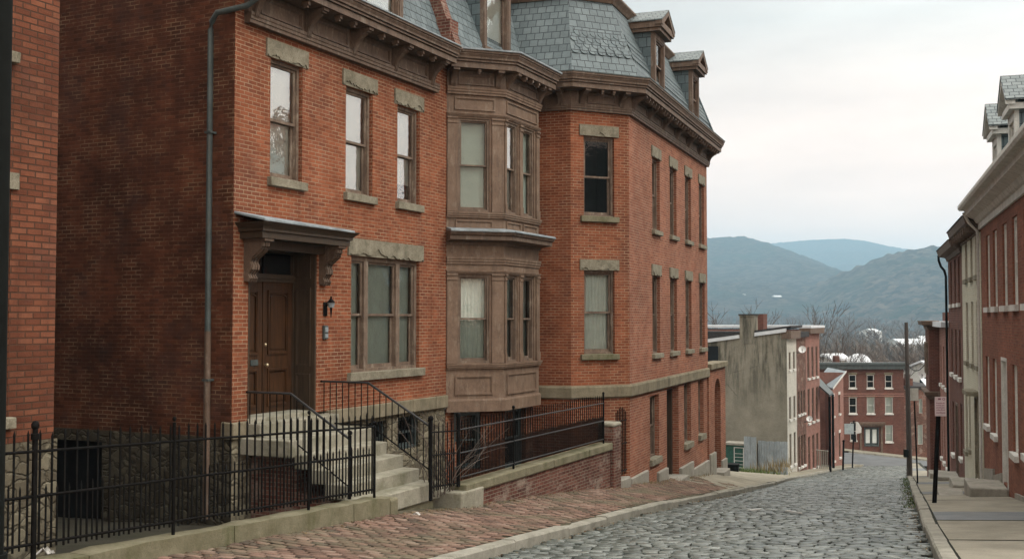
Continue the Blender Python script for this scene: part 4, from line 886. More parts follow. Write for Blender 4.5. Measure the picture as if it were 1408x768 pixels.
# ------------------------------------------------------------------ neighbour at the left edge
NB = Facade(A.P(0, 1.2, 0)[:2], 25.83)
near = thing('brick_building', NB.P(-5, -2, -2.6), 'rough orange brick building at the left edge, a sill and a lintel showing', 'building')
m = MB(); NW = [(-6.2, -5.22, 3.02, 5.2), (-6.2, -5.20, -1.1, 1.46)]
wall(m, NB, -14, -4.56, -1.42, 11, [(*q, .25) for q in NW]); wall(m, Facade(NB.P(-4.56, 0, 0)[:2], 25.83 - 90), 0, 16, -1.42, 11); m.build('wall', M['brick_near'], near)
m = MB(); wall(m, NB, -14, -4.53, -5, -1.40, [], t=.03); wall(m, Facade(NB.P(-4.53, .03, 0)[:2], 25.83 - 90), 0, 16, -5, -1.40); m.build('stone_base', M['rubble_near'], near)
for k, q in enumerate(NW):
    wn_ = window(NB, *q, near, fm=M['pale'] if k == 0 else M['frame'], inset=.04, fill='dark', cw=.05)
    sill(NB, q[0], q[1], q[2], .13, wn_, M['lintel'], over=.05)
    lintel(NB, q[0], q[1], q[3], .19, wn_, M['lintel'], over=.08, seed=50 + k, rough=.01)
m = MB(); m.tube([NB.P(-14, -.2, 11), NB.P(-4.6, -.2, 11)], .1, 4); m.face([NB.P(-14, 0, 11), NB.P(-4.56, 0, 11), NB.P(-4.56, -16, 11), NB.P(-14, -16, 11)]); m.build('roof', M['tar'], near)

# black iron post right in front of the camera's left edge
bp = thing('iron_post', (at(-9, 400, 9.0)[0], 9.0, left_z(at(-9, 400, 9.0)[0], 9.0)), 'tall black iron post cut by the left edge of the view', 'post')
X, Y = bp.location.x, bp.location.y
m = MB(); zg_ = bp.location.z; m.tube([(X, Y, zg_ - .3), (X, Y, 3.9)], .11, 16); m.tube([(X, Y, zg_ - .1), (X, Y, zg_ + .5)], .14, 16); m.build('shaft', M['black'], bp)
m = MB(); m.ball((X, Y, 3.98), .16, 12); m.build('finial', M['black'], bp)

# ------------------------------------------------------------------ stoop with its two railings
stoop = thing('stone_stoop', A.P(1.4, 1.2, -3.0), 'grey stone front steps with black iron handrails below the double doors', 'steps')
def blk(s0, s1, t0, t1, z0, z1, name='step', mat='step'):
    m = MB(); n = 6
    m.box(A, s0, s1, t0, t1, z0, z1); return m.build(name, M[mat], stoop, bevel=.018, jitter=.012)
blk(.383, 2.227, -.50, .03, -1.95, -1.63, 'door_sill'); blk(.345, 2.545, .005, .30, -1.95, -1.70, 'threshold'); blk(.18, 2.62, .02, 1.02, -2.19, -1.92, 'landing')
for k, (t0, t1, z1) in enumerate(((1.0, 1.33, -2.14), (1.3, 1.66, -2.355), (1.6, 1.99, -2.565))): blk(.3, 2.52, t0, t1, z1 - .23, z1)
blk(.3, 2.60, 1.93, 2.36, -3.05, -2.775)
m = MB(); m.box(A, .5, 2.4, .0, .9, -4, -2.19); m.box(A, .5, 2.4, .9, 1.9, -4, -2.80); m.build('brick_base', M['brick_low'], stoop)
m = MB(); m.box(A, .55, 2.45, 1.8, 2.3, -3.6, -3.0); m.build('foot_stone', M['coping'], stoop, jitter=.02)
def railing(s_, ends):
    (ta, tb, tc), (za, zc) = ends
    m = MB(); top = [A.P(s_, ta, za), A.P(s_, tb, za), A.P(s_, tc, zc)]
    m.tube(top, .021, 6); rl = m.build('railing', M['rail_iron'], stoop)
    b = MB(); lo = 0.74
    n = int((tb - ta) / .125)
    for i in range(n + 1):
        t = ta + .04 + (tb - ta - .04) * i / max(1, n); b.tube([A.P(s_, t, za), A.P(s_, t, za - lo - .08)], .009, 4)
    sl = (zc - za) / (tc - tb); n = int((tc - tb) / .12)
    for i in range(1, n + 1):
        t = tb + (tc - tb) * i / n; z = za + sl * (t - tb); b.tube([A.P(s_, t, z), A.P(s_, t, z - lo)], .009, 4)
    b.tube([A.P(s_, ta, za - lo), A.P(s_, tb + .05, za - lo), A.P(s_, tc, zc - lo)], .013, 4); b.build('balusters', M['iron'], rl)
    p = MB(); p.tube([A.P(s_, tc, zc + .06), A.P(s_, tc, zc - 1.05)], .026, 8); p.ball(A.P(s_, tc, zc + .10), .04); p.build('newel', M['iron'], rl)
    w_ = MB(); w_.tube([A.P(s_, ta, za), A.P(s_, -.02, za)], .02, 6); w_.build('wall_fixing', M['iron'], rl)
railing(.36, ((.03, .88, 2.02), (-1.19, -1.86))); railing(2.40, ((.03, 1.0, 2.26), (-1.12, -1.83)))

def wall_lantern():
    t = thing('wall_lantern', A.P(2.48, .02, .1), 'small black wall lantern on the brick beside the door', 'lantern'); s_ = 2.50
    m = MB(); m.box(A, s_ - .05, s_ + .05, -.005, .025, .05, .30); m.tube([A.P(s_, .02, .22), A.P(s_, .10, .27), A.P(s_, .14, .30)], .012); m.build('bracket', M['iron'], t)
    m = MB(); m.prism([A.P(s_ + .045 * cos(k * pi / 3), .14 + .045 * sin(k * pi / 3), .20) for k in range(6)], [A.P(s_ + .07 * cos(k * pi / 3), .14 + .07 * sin(k * pi / 3), .29) for k in range(6)]); m.build('lamp_glass', M['lead'], t)
    m = MB(); m.tube([A.P(s_, .14, .29), A.P(s_, .14, .37)], .085, 6, .012); m.ball(A.P(s_, .14, .385), .02); m.tube([A.P(s_, .14, .20), A.P(s_, .14, .02)], .026, 6, .007); m.build('lamp_cap', M['iron'], t)
wall_lantern()
t = thing('doorbell_box', A.P(2.49, .02, -.3), 'small grey metal bell box under the wall lantern', 'doorbell')
m = MB(); m.box(A, 2.43, 2.56, 0, .045, -.37, -.12); m.build('case', M['zinc'], t, bevel=.01)
m = MB(); m.box(A, 2.45, 2.54, .046, .056, -.24, -.15); m.box(A, 2.45, 2.54, .046, .056, -.34, -.27); m.build('button', M['lead'], t)

# rainwater pipe on the side wall
dp = thing('downpipe', SW.P(15.55, .08, -3), 'grey green zinc rainwater pipe running up the dark side wall', 'drainpipe')
m = MB(); m.tube([SW.P(15.57, .09, -.25), SW.P(15.57, .09, 4.70), SW.P(15.60, .10, 4.82), SW.P(15.72, .12, 4.95), A.P(.05, .20, 5.05), A.P(.12, .36, 5.18), A.P(.14, .45, 5.5)], .047, 10); m.build('pipe', M['zinc'], dp)
m = MB(); m.tube([SW.P(15.57, .09, -3.2), SW.P(15.57, .09, -.2)], .053, 10); m.build('cast_iron_shoe', M['brown'], dp)
for z in (-1.0, 3.0):
    m = MB(); m.box(SW, 15.505, 15.635, -.01, .145, z, z + .035); m.build('clip', M['zinc'], dp)

# ------------------------------------------------------------------ iron fences along the pavement
FL = Facade(A.P(0, 2.54, 0)[:2], 25.83)
def fz(tb): return table(tb)
def picket(m, s_, z0, z1, r=.010):
    r *= 1.2
    m.tube([FL.P(s_, 0, z0), FL.P(s_, 0, z1 - .05)], r, 4, cap=False); m.tube([FL.P(s_, 0, z1 - .055), FL.P(s_, 0, z1)], r * 1.25, 4, .001, cap=False)
fence = thing('iron_fence', FL.P(-3, 0, -2.6), 'long black iron railing with tall and short pickets before the dark side yard', 'fence')
ft, fm_, fb = table([(-10, -1.13), (-6.3, -1.315), (.25, -1.632)]), table([(-10, -1.60), (-6.3, -1.765), (.25, -2.05)]), table([(-10, -2.04), (-6.3, -2.235), (.25, -2.575)])
for f in (ft, fm_, fb):
    m = MB(); m.tube([FL.P(s_, .0, f(s_) + .006 * noise.noise(Vector((s_, 0, 0)))) for s_ in frange(-9.5, .28, .4)] + [FL.P(.26, 0, f(.26))], .0165, 6); m.build('rail', M['iron'], fence)
ps = [-8.05, -5.97, -4.01, -1.40]
m = MB(); q = MB(); s_ = -9.4; k = 0; rnd = random.Random(5)
while s_ < .2:
    if min(abs(s_ - p) for p in ps) > .045:
        j = rnd.uniform(-.012, .012)
        if k % 2 == 0: picket(m, s_ + j, fb(s_) - .06, ft(s_) + .20 + rnd.uniform(-.02, .02), .0105)
        else: picket(q, s_ + j, fb(s_) - .05, fm_(s_) + .13 + rnd.uniform(-.03, .02), .009)
    s_ += .076; k += 1
m.build('tall_pickets', M['iron'], fence); q.build('short_pickets', M['iron'], fence)
for p in ps + [.25]:
    big = p == -5.97; m = MB(); zb = fb(p) - .16; zt = ft(p) + (.22 if p < .2 else .02); r = .029 if big else .021
    m.tube([FL.P(p, 0, zb), FL.P(p, 0, zt)], r, 8)
    if big: m.tube([FL.P(p, 0, zt - .1), FL.P(p, 0, zt - .04)], .042, 10); 
    po = m.build('post', M['iron'], fence)
    m = MB(); m.ball(FL.P(p, 0, zt + .04), (.042 if big else .025), 10, 1.2); m.build('finial', M['iron'], po)
# low stone kerb wall under it
plw = thing('stone_plinth', FL.P(-3, 0, -2.7), 'low mossy stone kerb wall carrying the long iron railing', 'low wall')
m = MB(); s_ = -10
cz = table([(-10, -2.21), (-5.57, -2.44), (.3, -2.70)])
for ln in (2.2, 2.4, 2.3, 2.6, .98):
    n = 8; 
    for i in range(n):
        a, b = s_ + ln * i / n, s_ + ln * (i + 1) / n
        if i == n - 1: b -= .015
        m.hexa([FL.P(a, -.14, -3.6), FL.P(b, -.14, -3.6), FL.P(b, .15, -3.6), FL.P(a, .15, -3.6), FL.P(a, -.14, cz(a)), FL.P(b, -.14, cz(b)), FL.P(b, .15, cz(b) - .005), FL.P(a, .15, cz(a) - .005)])
    s_ += ln
m.build('stone_block', M['coping'], plw, jitter=.03, weld=True)
m = MB(); m.box(FL, .49, .70, -.18, .16, -3.6, -2.74); m.build('end_block', M['coping'], plw, bevel=.03, jitter=.03)

fence2 = thing('iron_fence', FL.P(6.5, 0, -2.8), 'black iron railing with close pickets on the stone topped brick wall below the bay', 'fence')
for z in (-1.925, -2.33, -2.75):
    m = MB(); m.tube([FL.P(2.95, 0, z), FL.P(9.9, 0, z - .02)], .015, 6); m.build('rail', M['rail_iron'], fence2)
m = MB(); q = MB(); s_ = 3.02; k = 0
while s_ < 9.85:
    if k % 2 == 0: picket(m, s_, -2.80, -1.74 + rnd.uniform(-.015, .015), .0085)
    else: picket(q, s_, -2.80, -2.22 + rnd.uniform(-.02, .02), .0075)
    s_ += .057; k += 1
m.build('tall_pickets', M['iron'], fence2); q.build('short_pickets', M['iron'], fence2)
for p, r, zt in ((2.9, .034, -1.70), (5.1, .022, -1.72), (9.88, .022, -1.75)):
    m = MB(); m.tube([FL.P(p, 0, -2.9), FL.P(p, 0, zt)], r, 8); po = m.build('post', M['iron'], fence2); m = MB(); m.ball(FL.P(p, 0, zt + .03), r * 1.4, 8, 1.2); m.build('finial', M['iron'], po)
gate = thing('iron_gate', FL.P(2.4, 0, -2.8), 'narrow black iron gate between the stoop and the railing on the brick wall', 'gate')
m = MB()
for z in (-1.90, -2.28, -2.80): m = MB(); m.tube([FL.P(1.98, 0, z + .02), FL.P(2.84, 0, z - .03)], .014, 6); m.build('rail', M['iron'], gate)
m = MB(); s_ = 2.06; k = 0
while s_ < 2.8: picket(m, s_, -2.86, -1.74 if k % 2 == 0 else -2.2, .009); s_ += .075; k += 1
m.build('pickets', M['iron'], gate)
m = MB(); m.tube([FL.P(1.95, 0, -3), FL.P(1.95, 0, -1.68)], .032, 8); m.ball(FL.P(1.95, 0, -1.65), .05); m.build('post', M['iron'], gate)
rw = thing('retaining_wall', FL.P(6.5, 0, -3.5), 'low red brick wall with a mossy stone coping under the close-picketed railing', 'low wall')
m = MB(); m.box(FL, 2.98, 10.05, -.18, .10, -5, -3.03); m.build('wall', M['brick_low'], rw)
s_ = 2.92
for ln in (2.45, 1.35, 1.95, 1.45):
    m = MB(); m.box(FL, s_, s_ + ln - .01, -.22, .15, -3.03, -2.87); m.build('coping', M['coping'], rw, bevel=.02, jitter=.015); s_ += ln
pier = thing('brick_pier', FL.P(10.4, 0, -3.6), 'short brick gate pier with a pale rounded cap at the low end of the railing', 'pier')
m = MB(); m.box(FL, 10.14, 10.62, -.24, .16, -5, -2.52); m.build('shaft', M['brick_low'], pier, bevel=.02)
m = MB(); m.box(FL, 10.12, 10.64, -.26, .18, -2.52, -2.42); m.build('cap', M['step'], pier, bevel=.045)
gt2 = thing('iron_gate', FL.P(11, -.2, -3.6), 'tall dark iron gate between the brick pier and the corner house', 'gate')
m = MB()
for i in range(7): picket(m, 10.72 + i * .11, -3.75, -2.22 + .12 * sin(i * pi / 6), .011)
m.build('pickets', M['iron'], gt2); m = MB()
for z in (-2.45, -3.0, -3.65): m = MB(); m.tube([FL.P(10.66, 0, z), FL.P(11.45, 0, z)], .014); m.build('rail', M['iron'], gt2)
m = MB(); m.box(FL, 10.66, 11.5, -.2, .1, -5, -3.84); m2 = m.build('stone_sill', M['plinth'], gt2, bevel=.02)
lowstep = thing('stone_step', A.P(3.1, 2.4, -3.1), 'single grey stone step before the narrow iron gate', 'step')
m = MB(); m.box(A, 2.68, 3.55, 2.05, 2.72, -3.6, -2.97); m.build('block', M['step'], lowstep, bevel=.03, jitter=.03)
# bare creeper tangled in the gate
vine = thing('bare_creeper', FL.P(2.4, -.3, -2.9), 'leafless creeper twigs tangled behind the narrow iron gate', 'creeper'); m = MB(); rv = random.Random(4)
for k in range(26):
    p = FL.P(2.2 + rv.random() * 1.0, -.35 + rv.random() * .3, -3.0); pts = [p]; d = Vector((rv.uniform(-.5, .5), rv.uniform(-.5, .5), 1.3))
    for i in range(9): d += Vector((rv.uniform(-.5, .5), rv.uniform(-.5, .5), rv.uniform(-.35, .3))); p = p + d.normalized() * .17; pts.append(p)
    m.tube(pts, .009, 4, .003, cap=False)
m.build('twigs', M['twig'], vine)
# litter
def crumple(name, c, r, label, mat, seed):
    m = MB(); rs = random.Random(seed); rows = []; cx = Vector(c)
    for i in range(7): rows.append([cx + Vector(((i - 3) * r / 3 + rs.uniform(-.2, .2) * r, (j - 2.5) * r / 4 + rs.uniform(-.2, .2) * r, .02 + r * .9 * rs.random() * (1 - abs(i - 3) / 4))) for j in range(6)])
    m.grid(rows, smooth=False); o = m.build(name, mat); return tag(o, label, 'litter')
p = FL.P(-5.62, -.24, -2.46); crumple('crumpled_paper', p, .09, 'crumpled white paper lying behind the kerb wall at the foot of the fence', M['paper'], 2)
p = FL.P(.78, .42, left_z(*FL.P(.78, .42, 0)[:2])); crumple('paper_scrap', p, .06, 'small white paper scrap at the foot of the stone stoop', M['paper'], 5)

# ------------------------------------------------------------------ porch wall with the arched doorway, beyond the corner house
arch = thing('arched_wall', PC.P(11.6, -1, -5.2), 'low brick wing with a dark arched doorway and stone coping', 'wing')
m = MB(); a0_, a1_ = 11.15, 12.30; zt = -2.65; ac = (a0_ + a1_) / 2; ar = (a1_ - a0_) / 2
PCa = PC
ring = [(ac + ar * cos(q), zt + ar * sin(q)) for q in [pi - pi * i / 14 for i in range(15)]]
m.box(PC, 10.16, a0_, -.35, .03, -8, -1.72); m.box(PC, a1_, 13.25, -.35, .03, -8, -1.72)
for (sa, za), (sb, zb) in zip(ring, ring[1:]): m.hexa([PC.P(sa, -.35, za), PC.P(sb, -.35, zb), PC.P(sb, .03, zb), PC.P(sa, .03, za), PC.P(sa, -.35, -1.72), PC.P(sb, -.35, -1.72), PC.P(sb, .03, -1.72), PC.P(sa, .03, -1.72)])
wall(m, Facade(PC.P(13.25, .03, 0)[:2], 21.1 - 90), 0, 6, -8, -1.72); m.build('wall', M['brick_wing'], arch)
m = MB(); m.box(PC, 10.14, 13.35, -.45, .13, -1.72, -1.52); m.build('coping', M['band'], arch, bevel=.02, jitter=.02)
m = MB(); m.box(PC, 10.2, 13.2, -6, -.37, -1.75, -1.68); m.build('roof', M['tar'], arch)
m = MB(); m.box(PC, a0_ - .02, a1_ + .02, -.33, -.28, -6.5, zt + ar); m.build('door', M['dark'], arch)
m = MB(); m.box(PC, a0_ + .02, a0_ + .06, -.28, -.2, -6, -2.9); m.build('door_edge', M['iron'], arch)
for q in ((10.16, a0_ - .04, -.1, .10, -8, -4.55), (a1_ + .02, 13.2, -.1, .10, -8, -5.0), (a0_ - .03, a1_ + .01, -.1, .35, -8, -5.25)): m = MB(); m.box(PC, *q); m.build('plinth', M['plinth'], arch, bevel=.02, jitter=.02)

# ------------------------------------------------------------------ simple far houses
def far_window(F, s0, s1, z0, z1, parent, tp=0.0, fm=None, glass=None, sillm=None, light=False, mid=True, lint=None, over=.05):
    m = MB(); w_ = max(.035, (s1 - s0) * .09); frame_ring(m, F, s0, s1, z0, z1, w_, tp - .16, tp - .05)
    if mid: m.box(F, s0 + w_, s1 - w_, tp - .15, tp - .07, (z0 + z1) / 2 - .025, (z0 + z1) / 2 + .025)
    wn_ = m.build('window', fm or M['frame'], parent)
    m = MB(); m.face([F.P(s0, tp - .10, z0), F.P(s1, tp - .10, z0), F.P(s1, tp - .10, z1), F.P(s0, tp - .10, z1)]); m.build('pane', glass or M['glass'], wn_)
    m = MB(); m.box(F, s0, s1, tp - .26, tp - .2, z0, z1); m.build('blind' if light else 'room_interior', M['curtain'] if light else M['dark'], wn_)
    if sillm: m = MB(); m.box(F, s0 - over, s1 + over, tp - .1, tp + .09, z0 - .13, z0 + .005); m.build('sill', sillm, wn_)
    if lint: m = MB(); m.box(F, s0 - over * 1.5, s1 + over * 1.5, tp - .1, tp + .02, z1 + .002, z1 + .22); m.build('lintel', lint, wn_)
    return wn_
def shell(F, s0, s1, zb, zt, holes, back, mat, parent, side_mat=None, near_side=True, far_side=True, name='wall'):
    m = MB(); wall(m, F, s0, s1, zb, zt, [(*q, .16) for q in holes]); m.build(name, mat, parent)
    m = MB()
    if near_side: m.face([F.P(s0, -.001, zb), F.P(s0, -back, zb), F.P(s0, -back, zt), F.P(s0, -.001, zt)])
    if far_side: m.face([F.P(s1, -.001, zb), F.P(s1, -back, zb), F.P(s1, -back, zt), F.P(s1, -.001, zt)])
    m.face([F.P(s0, -back, zb), F.P(s1, -back, zb), F.P(s1, -back, zt), F.P(s0, -back, zt)]); m.build('side_wall', side_mat or mat, parent)

# ---- right-hand row
def rw_cols(cols, rows): return [(a, b, c, d) for a, b in cols for c, d in rows]
h1 = thing('brick_rowhouse', R.P(6, -3, -4.5), 'dark red brick rowhouse with white cornice and two white dormers', 'house')
W1 = [(a, a + .90, z0, z1) for a in (-2.6, -.2, 2.2, 3.9, 5.85, 7.73, 9.8, 11.55) for z0, z1 in ((.30, 2.26),)] + [(a, a + .88, z0, -1.03) for a, z0 in ((-2.6, -2.6), (2.2, -2.7), (4.2, -2.8), (6.24, -3.0), (10.3, -2.98), (12.1, -2.9))]
D1 = (8.08, 9.15, -3.95, -.93)
shell(R, -5, 13.85, -8, 3.0, W1 + [D1], 9, M['brick_right'], h1)
for q in W1: far_window(R, *q, h1, fm=M['pale'], sillm=M['pale'], over=.08)
m = MB(); m.box(R, D1[0], D1[1], -.16, -.11, -4.3, D1[3]); panel(m, R, D1[0] + .15, D1[1] - .15, -3.7, -2.6, -.11, .04, .03); panel(m, R, D1[0] + .15, D1[1] - .15, -2.4, -1.3, -.11, .04, .03); frame_ring(m, R, D1[0], D1[1], -4.4, D1[3], .08, -.16, .02); d_ = m.build('door', M['pale'], h1)
m = MB(); m.ball(R.P(D1[0] + .2, -.05, -3.0), .04); m.build('handle', M['brass'], d_)
m = MB(); p2 = [tuple(R.P(s_, 0, 0)[:2]) for s_ in (13.95, -5)]
m.sweep(p2, [(-.05, 2.55), (.06, 2.55), (.06, 2.72), (.12, 2.74), (.18, 2.85), (.40, 2.95), (.40, 3.06), (.48, 3.14), (.50, 3.22), (-.05, 3.24)]); m.build('cornice', M['pale'], h1)
m = MB(); m.sweep(p2, [(.44, 3.10), (.56, 3.10), (.60, 3.16), (.60, 3.24), (.57, 3.24), (.55, 3.14), (.44, 3.14)]); m.build('gutter', M['pale'], h1)
m = MB(); m.prism_tz(R, [(.5, 3.24), (-5, 6.7), (-9, 4.6), (-9, 3.0), (-.05, 3.0)], -5, 13.9); rf = m.build('roof', M['slate_far'], h1)
m = MB(); m.box(R, 13.4, 13.9, -5, -4, 4.5, 8.0); m.build('chimney', M['brick_right'], rf)
for a in (7.0, 10.5):
    b = a + 1.2; zt = 4.74; zb = 3.4; tf = -.12; m = MB()
    m.box(R, a, a + .17, tf - .1, tf, zb, zt); m.box(R, b - .17, b, tf - .1, tf, zb, zt); m.box(R, a + .17, b - .17, tf - .1, tf - .002, zt - .2, zt); m.box(R, a + .17, b - .17, tf - .1, tf - .002, zb, zb + .1)
    m.prism_sz(R, [(a, zt), (b, zt), ((a + b) / 2, zt + .66)], tf - .1, tf - .01); m.box(R, a - .14, b + .14, -2.2, tf + .12, zt, zt + .14)
    for e in (a - .2, b + .2): m.prism_sz(R, [(e, zt + .1), (e, zt + .2), ((a + b) / 2, zt + .86), ((a + b) / 2, zt + .72)], tf, tf + .2)
    dm = m.build('dormer', M['pale'], rf)
    far_window(R, a + .17, b - .17, zb + .1, zt - .2, dm, tp=tf, fm=M['pale'])
    for e in (a + .02, b - .02): m = MB(); m.prism_tz(R, [(tf - .1, 3.3), (tf - .1, zt), (-2.6, zt), (-2.6, 5)], e - .01, e + .01); m.build('cheek', M['slate_dark'], dm)
    m = MB(); c = (a + b) / 2
    for e in (a - .24, b + .24): m.hexa([R.P(e, tf + .22, zt + .19), R.P(e, -3.2, zt + .19), R.P(c, -3.2, zt + .87), R.P(c, tf + .22, zt + .87), R.P(e, tf + .22, zt + .23), R.P(e, -3.2, zt + .23), R.P(c, -3.2, zt + .91), R.P(c, tf + .22, zt + .91)])
    m.build('dormer_roof', M['slate_far'], dm)
dpw = thing('downpipe', R.P(13.9, .1, -4), 'pale downpipe between the dark red and cream houses on the right', 'drainpipe')
m = MB(); m.tube([R.P(13.9, .45, 3.05), R.P(13.92, .3, 2.75), R.P(13.92, .08, 2.5), R.P(13.92, .08, -4.55)], .042, 8); m.build('pipe', M['pale'], dpw)

h2 = thing('cream_rowhouse', R.P(17, -3, -5), 'narrow cream painted rowhouse between two red brick rowhouses', 'house')
cols = [(14.7, 15.6), (16.6, 17.3), (18.45, 19.3)]
W2 = rw_cols(cols, [(1.28, 2.56), (-1.40, .53)]) + [(18.0, 18.7, -4.2, -2.42), (19.2, 20.0, -4.4, -2.45)]; D2 = (15.3, 16.4, -4.85, -2.3)
shell(R, 13.99, 20.6, -9, 2.78, W2 + [D2], 9, M['cream'], h2)
for q in W2: far_window(R, *q, h2, sillm=M['lintel'], fm=M['frame'])
m = MB(); m.box(R, D2[0], D2[1], -.16, -.1, -5.3, D2[3]); frame_ring(m, R, D2[0], D2[1], -5.3, D2[3], .1, -.16, .03); m.box(R, D2[0] - .2, D2[1] + .2, -.1, .35, D2[3] + .01, D2[3] + .14); m.build('door', M['lintel'], h2)
m = MB(); p2 = [tuple(R.P(s_, 0, 0)[:2]) for s_ in (20.62, 13.98)]; m.sweep(p2, [(-.05, 2.5), (.05, 2.5), (.08, 2.66), (.4, 2.76), (.46, 2.95), (-.05, 2.97)])
for i in range(8): m.box(R, 14.3 + i * .85, 14.42 + i * .85, .05, .38, 2.52, 2.70)
m.build('cornice', M['brown'], h2); m = MB(); m.prism_tz(R, [(.5, 2.97), (-5, 5.4), (-9, 3), (-.05, 2.7)], 13.98, 20.6); m.build('roof', M['tar'], h2)

h3 = thing('brick_rowhouse', R.P(24, -3, -6), 'red brick rowhouse with black downpipe beyond the cream house', 'house')
cols = [(21.5, 22.35), (23.25, 24.2), (25.3, 26.3)]
W3_ = rw_cols(cols, [(.55, 2.2), (-2.1, -.4)]) + [(21.4, 22.2, -4.9, -3.0), (25.2, 26.1, -5.2, -3.2)]; D3 = (23.2, 24.2, -5.9, -3.1)
shell(R, 20.62, 27.5, -10, 2.5, W3_ + [D3], 9, M['brick_far'], h3)
for q in W3_: far_window(R, *q, h3, sillm=M['pale'])
m = MB(); m.box(R, D3[0], D3[1], -.16, -.1, -6.5, D3[3]); frame_ring(m, R, D3[0], D3[1], -6.5, D3[3], .1, -.16, .03); m.build('door', M['brown'], h3)
m = MB(); p2 = [tuple(R.P(s_, 0, 0)[:2]) for s_ in (27.6, 20.64)]; m.sweep(p2, [(-.05, 2.3), (.05, 2.3), (.1, 2.45), (.35, 2.5), (.42, 2.72), (-.05, 2.74)]); m.build('cornice', M['brown'], h3)
m = MB(); m.prism_tz(R, [(.45, 2.74), (-5, 5), (-9, 3), (-.05, 2.45)], 20.64, 27.6); m.build('roof', M['tar'], h3)
dpb = thing('downpipe', R.P(27.3, .2, -6), 'thin black downpipe with curved top at the far end of the tall row', 'drainpipe')
m = MB(); m.tube([R.P(27.4, .36, 2.55), R.P(27.4, .35, 2.35), R.P(27.4, .27, 2.1), R.P(27.4, .15, 1.95), R.P(27.4, .09, 1.7), R.P(27.4, .09, -6.4)], .05, 8); m.build('pipe', M['black'], dpb)

h4 = thing('brick_rowhouse', R.P(31, -3, -8), 'lower weathered red brick house with a projecting corniced corner bay', 'house')
W4 = rw_cols([(28.6, 29.4), (30.6, 31.4), (32.5, 33.2)], [(-2.9, -1.2), (-6.2, -4.1)])
shell(R, 27.52, 37.5, -12, -.35, W4, 9, M['brick_pink'], h4)
for q in W4: far_window(R, *q, h4, sillm=M['pale'])
bF = Facade(R.P(34, .45, 0)[:2], 18.1, -1); m = MB(); m.box(R, 34.0, 37.2, -.1, .45, -9.5, -.30); oriel = m.build('corner_bay', M['brick_far'], h4)
far_window(bF, .8, 1.5, -2.6, -1.1, oriel, tp=.14); far_window(bF, 1.9, 2.6, -2.6, -1.1, oriel, tp=.14)
m = MB(); bpth = [tuple(R.P(37.25, 0, 0)[:2]), tuple(R.P(37.25, .45, 0)[:2]), tuple(R.P(33.95, .45, 0)[:2]), tuple(R.P(33.95, 0, 0)[:2])]
m.sweep(bpth, [(-.3, -.5), (.05, -.5), (.08, -.34), (.3, -.28), (.34, -.10), (-.3, -.08)]); m.sweep(bpth, [(-.05, -3.7), (.04, -3.7), (.2, -3.5), (.22, -3.36), (-.05, -3.34)])
m.build('cornice', M['brown'], oriel)
m = MB(); m.box(R, 27.52, 37.5, -9, .3, -.35, -.12); m.build('roof', M['roof_white'], h4); m = MB(); m.box(R, 33.5, 36.5, -1.6, -.3, -.12, .30); m.build('parapet', M['brick_far'], h4)
h5 = thing('brick_rowhouse', R.P(42, -3, -9), 'last brick house at the foot of the right-hand row', 'house')
W5 = rw_cols([(39, 39.8), (41, 41.8), (43, 43.8)], [(-6.4, -4.8), (-9, -7)])
shell(R, 37.52, 46, -13, -3.4, W5, 9, M['brick_far'], h5)
for q in W5: far_window(R, *q, h5, sillm=M['pale'])
m = MB(); m.prism_tz(R, [(.35, -3.4), (-4, -2.2), (-9, -3.4)], 37.52, 46.1); m.build('roof', M['roof_white'], h5)
def dish(F, s_, t_, z, r, label):
    o = thing('satellite_dish', F.P(s_, 0, z), label, 'dish'); m = MB(); c = F.P(s_, t_, z); d = Vector((-.35, -.85, .4)).normalized(); a = d.cross(Vector((0, 0, 1))).normalized(); b = d.cross(a); rows = []
    for k in range(5):
        q = k / 4; rows.append([c + d * (q * q * r * .35) + (a * cos(j * pi / 8) + b * sin(j * pi / 8)) * (r * q + .001) for j in range(16)])
    m.grid(rows, closed=True); m.build('reflector', M['white'], o)
    m = MB(); m.tube([F.P(s_, 0, z - .2), F.P(s_, t_ * .8, z - .15), c], .03, 6); m.tube([c - b * r * -.9, c + d * r * .9], .015, 4); m.build('arm', M['zinc'], o)
dish(R, 37.3, .62, -2.75, .2, 'white satellite dish on the corniced bay at the far right row')
# steps at the right-hand doors
def rstep(s0, s1, t0, t1, h, label):
    Y0 = R.P(s0, t1, 0).y; zt = g(R.P((s0 + s1) / 2, t1, 0).y) + h; o = thing('stone_step', R.P((s0 + s1) / 2, t0, zt - h), label, 'step')
    m = MB(); m.box(R, s0, s1, t0, t1, zt - 1.2, zt); m.build('block', M['plinth'], o, bevel=.03, jitter=.03)
rstep(8.0, 9.7, .0, .85, .34, 'thick grey stone door step of the dark red house'); rstep(9.2, 10.6, .86, 1.45, .10, 'low grey stone slab at the foot of the thick door step')
rstep(15.1, 16.9, .0, .75, .22, 'grey stone door step of the cream house'); rstep(22.8, 24.6, .0, .75, .28, 'grey stone door step beyond the cream house'); rstep(29.3, 30.6, 0, .7, .3, 'dark stone step of the lower weathered house')
for a, b, z in ((3.5, 6.6, -3.55), (9.2, 11, -3.75), (11.1, 13.6, -3.9)): m = MB(); m.prism_sz(R, [(a, z - 3), (b, z - 3), (b, z - .30), (a, z)], -.1, .05); m.build('plinth', M['plinth'], h1)

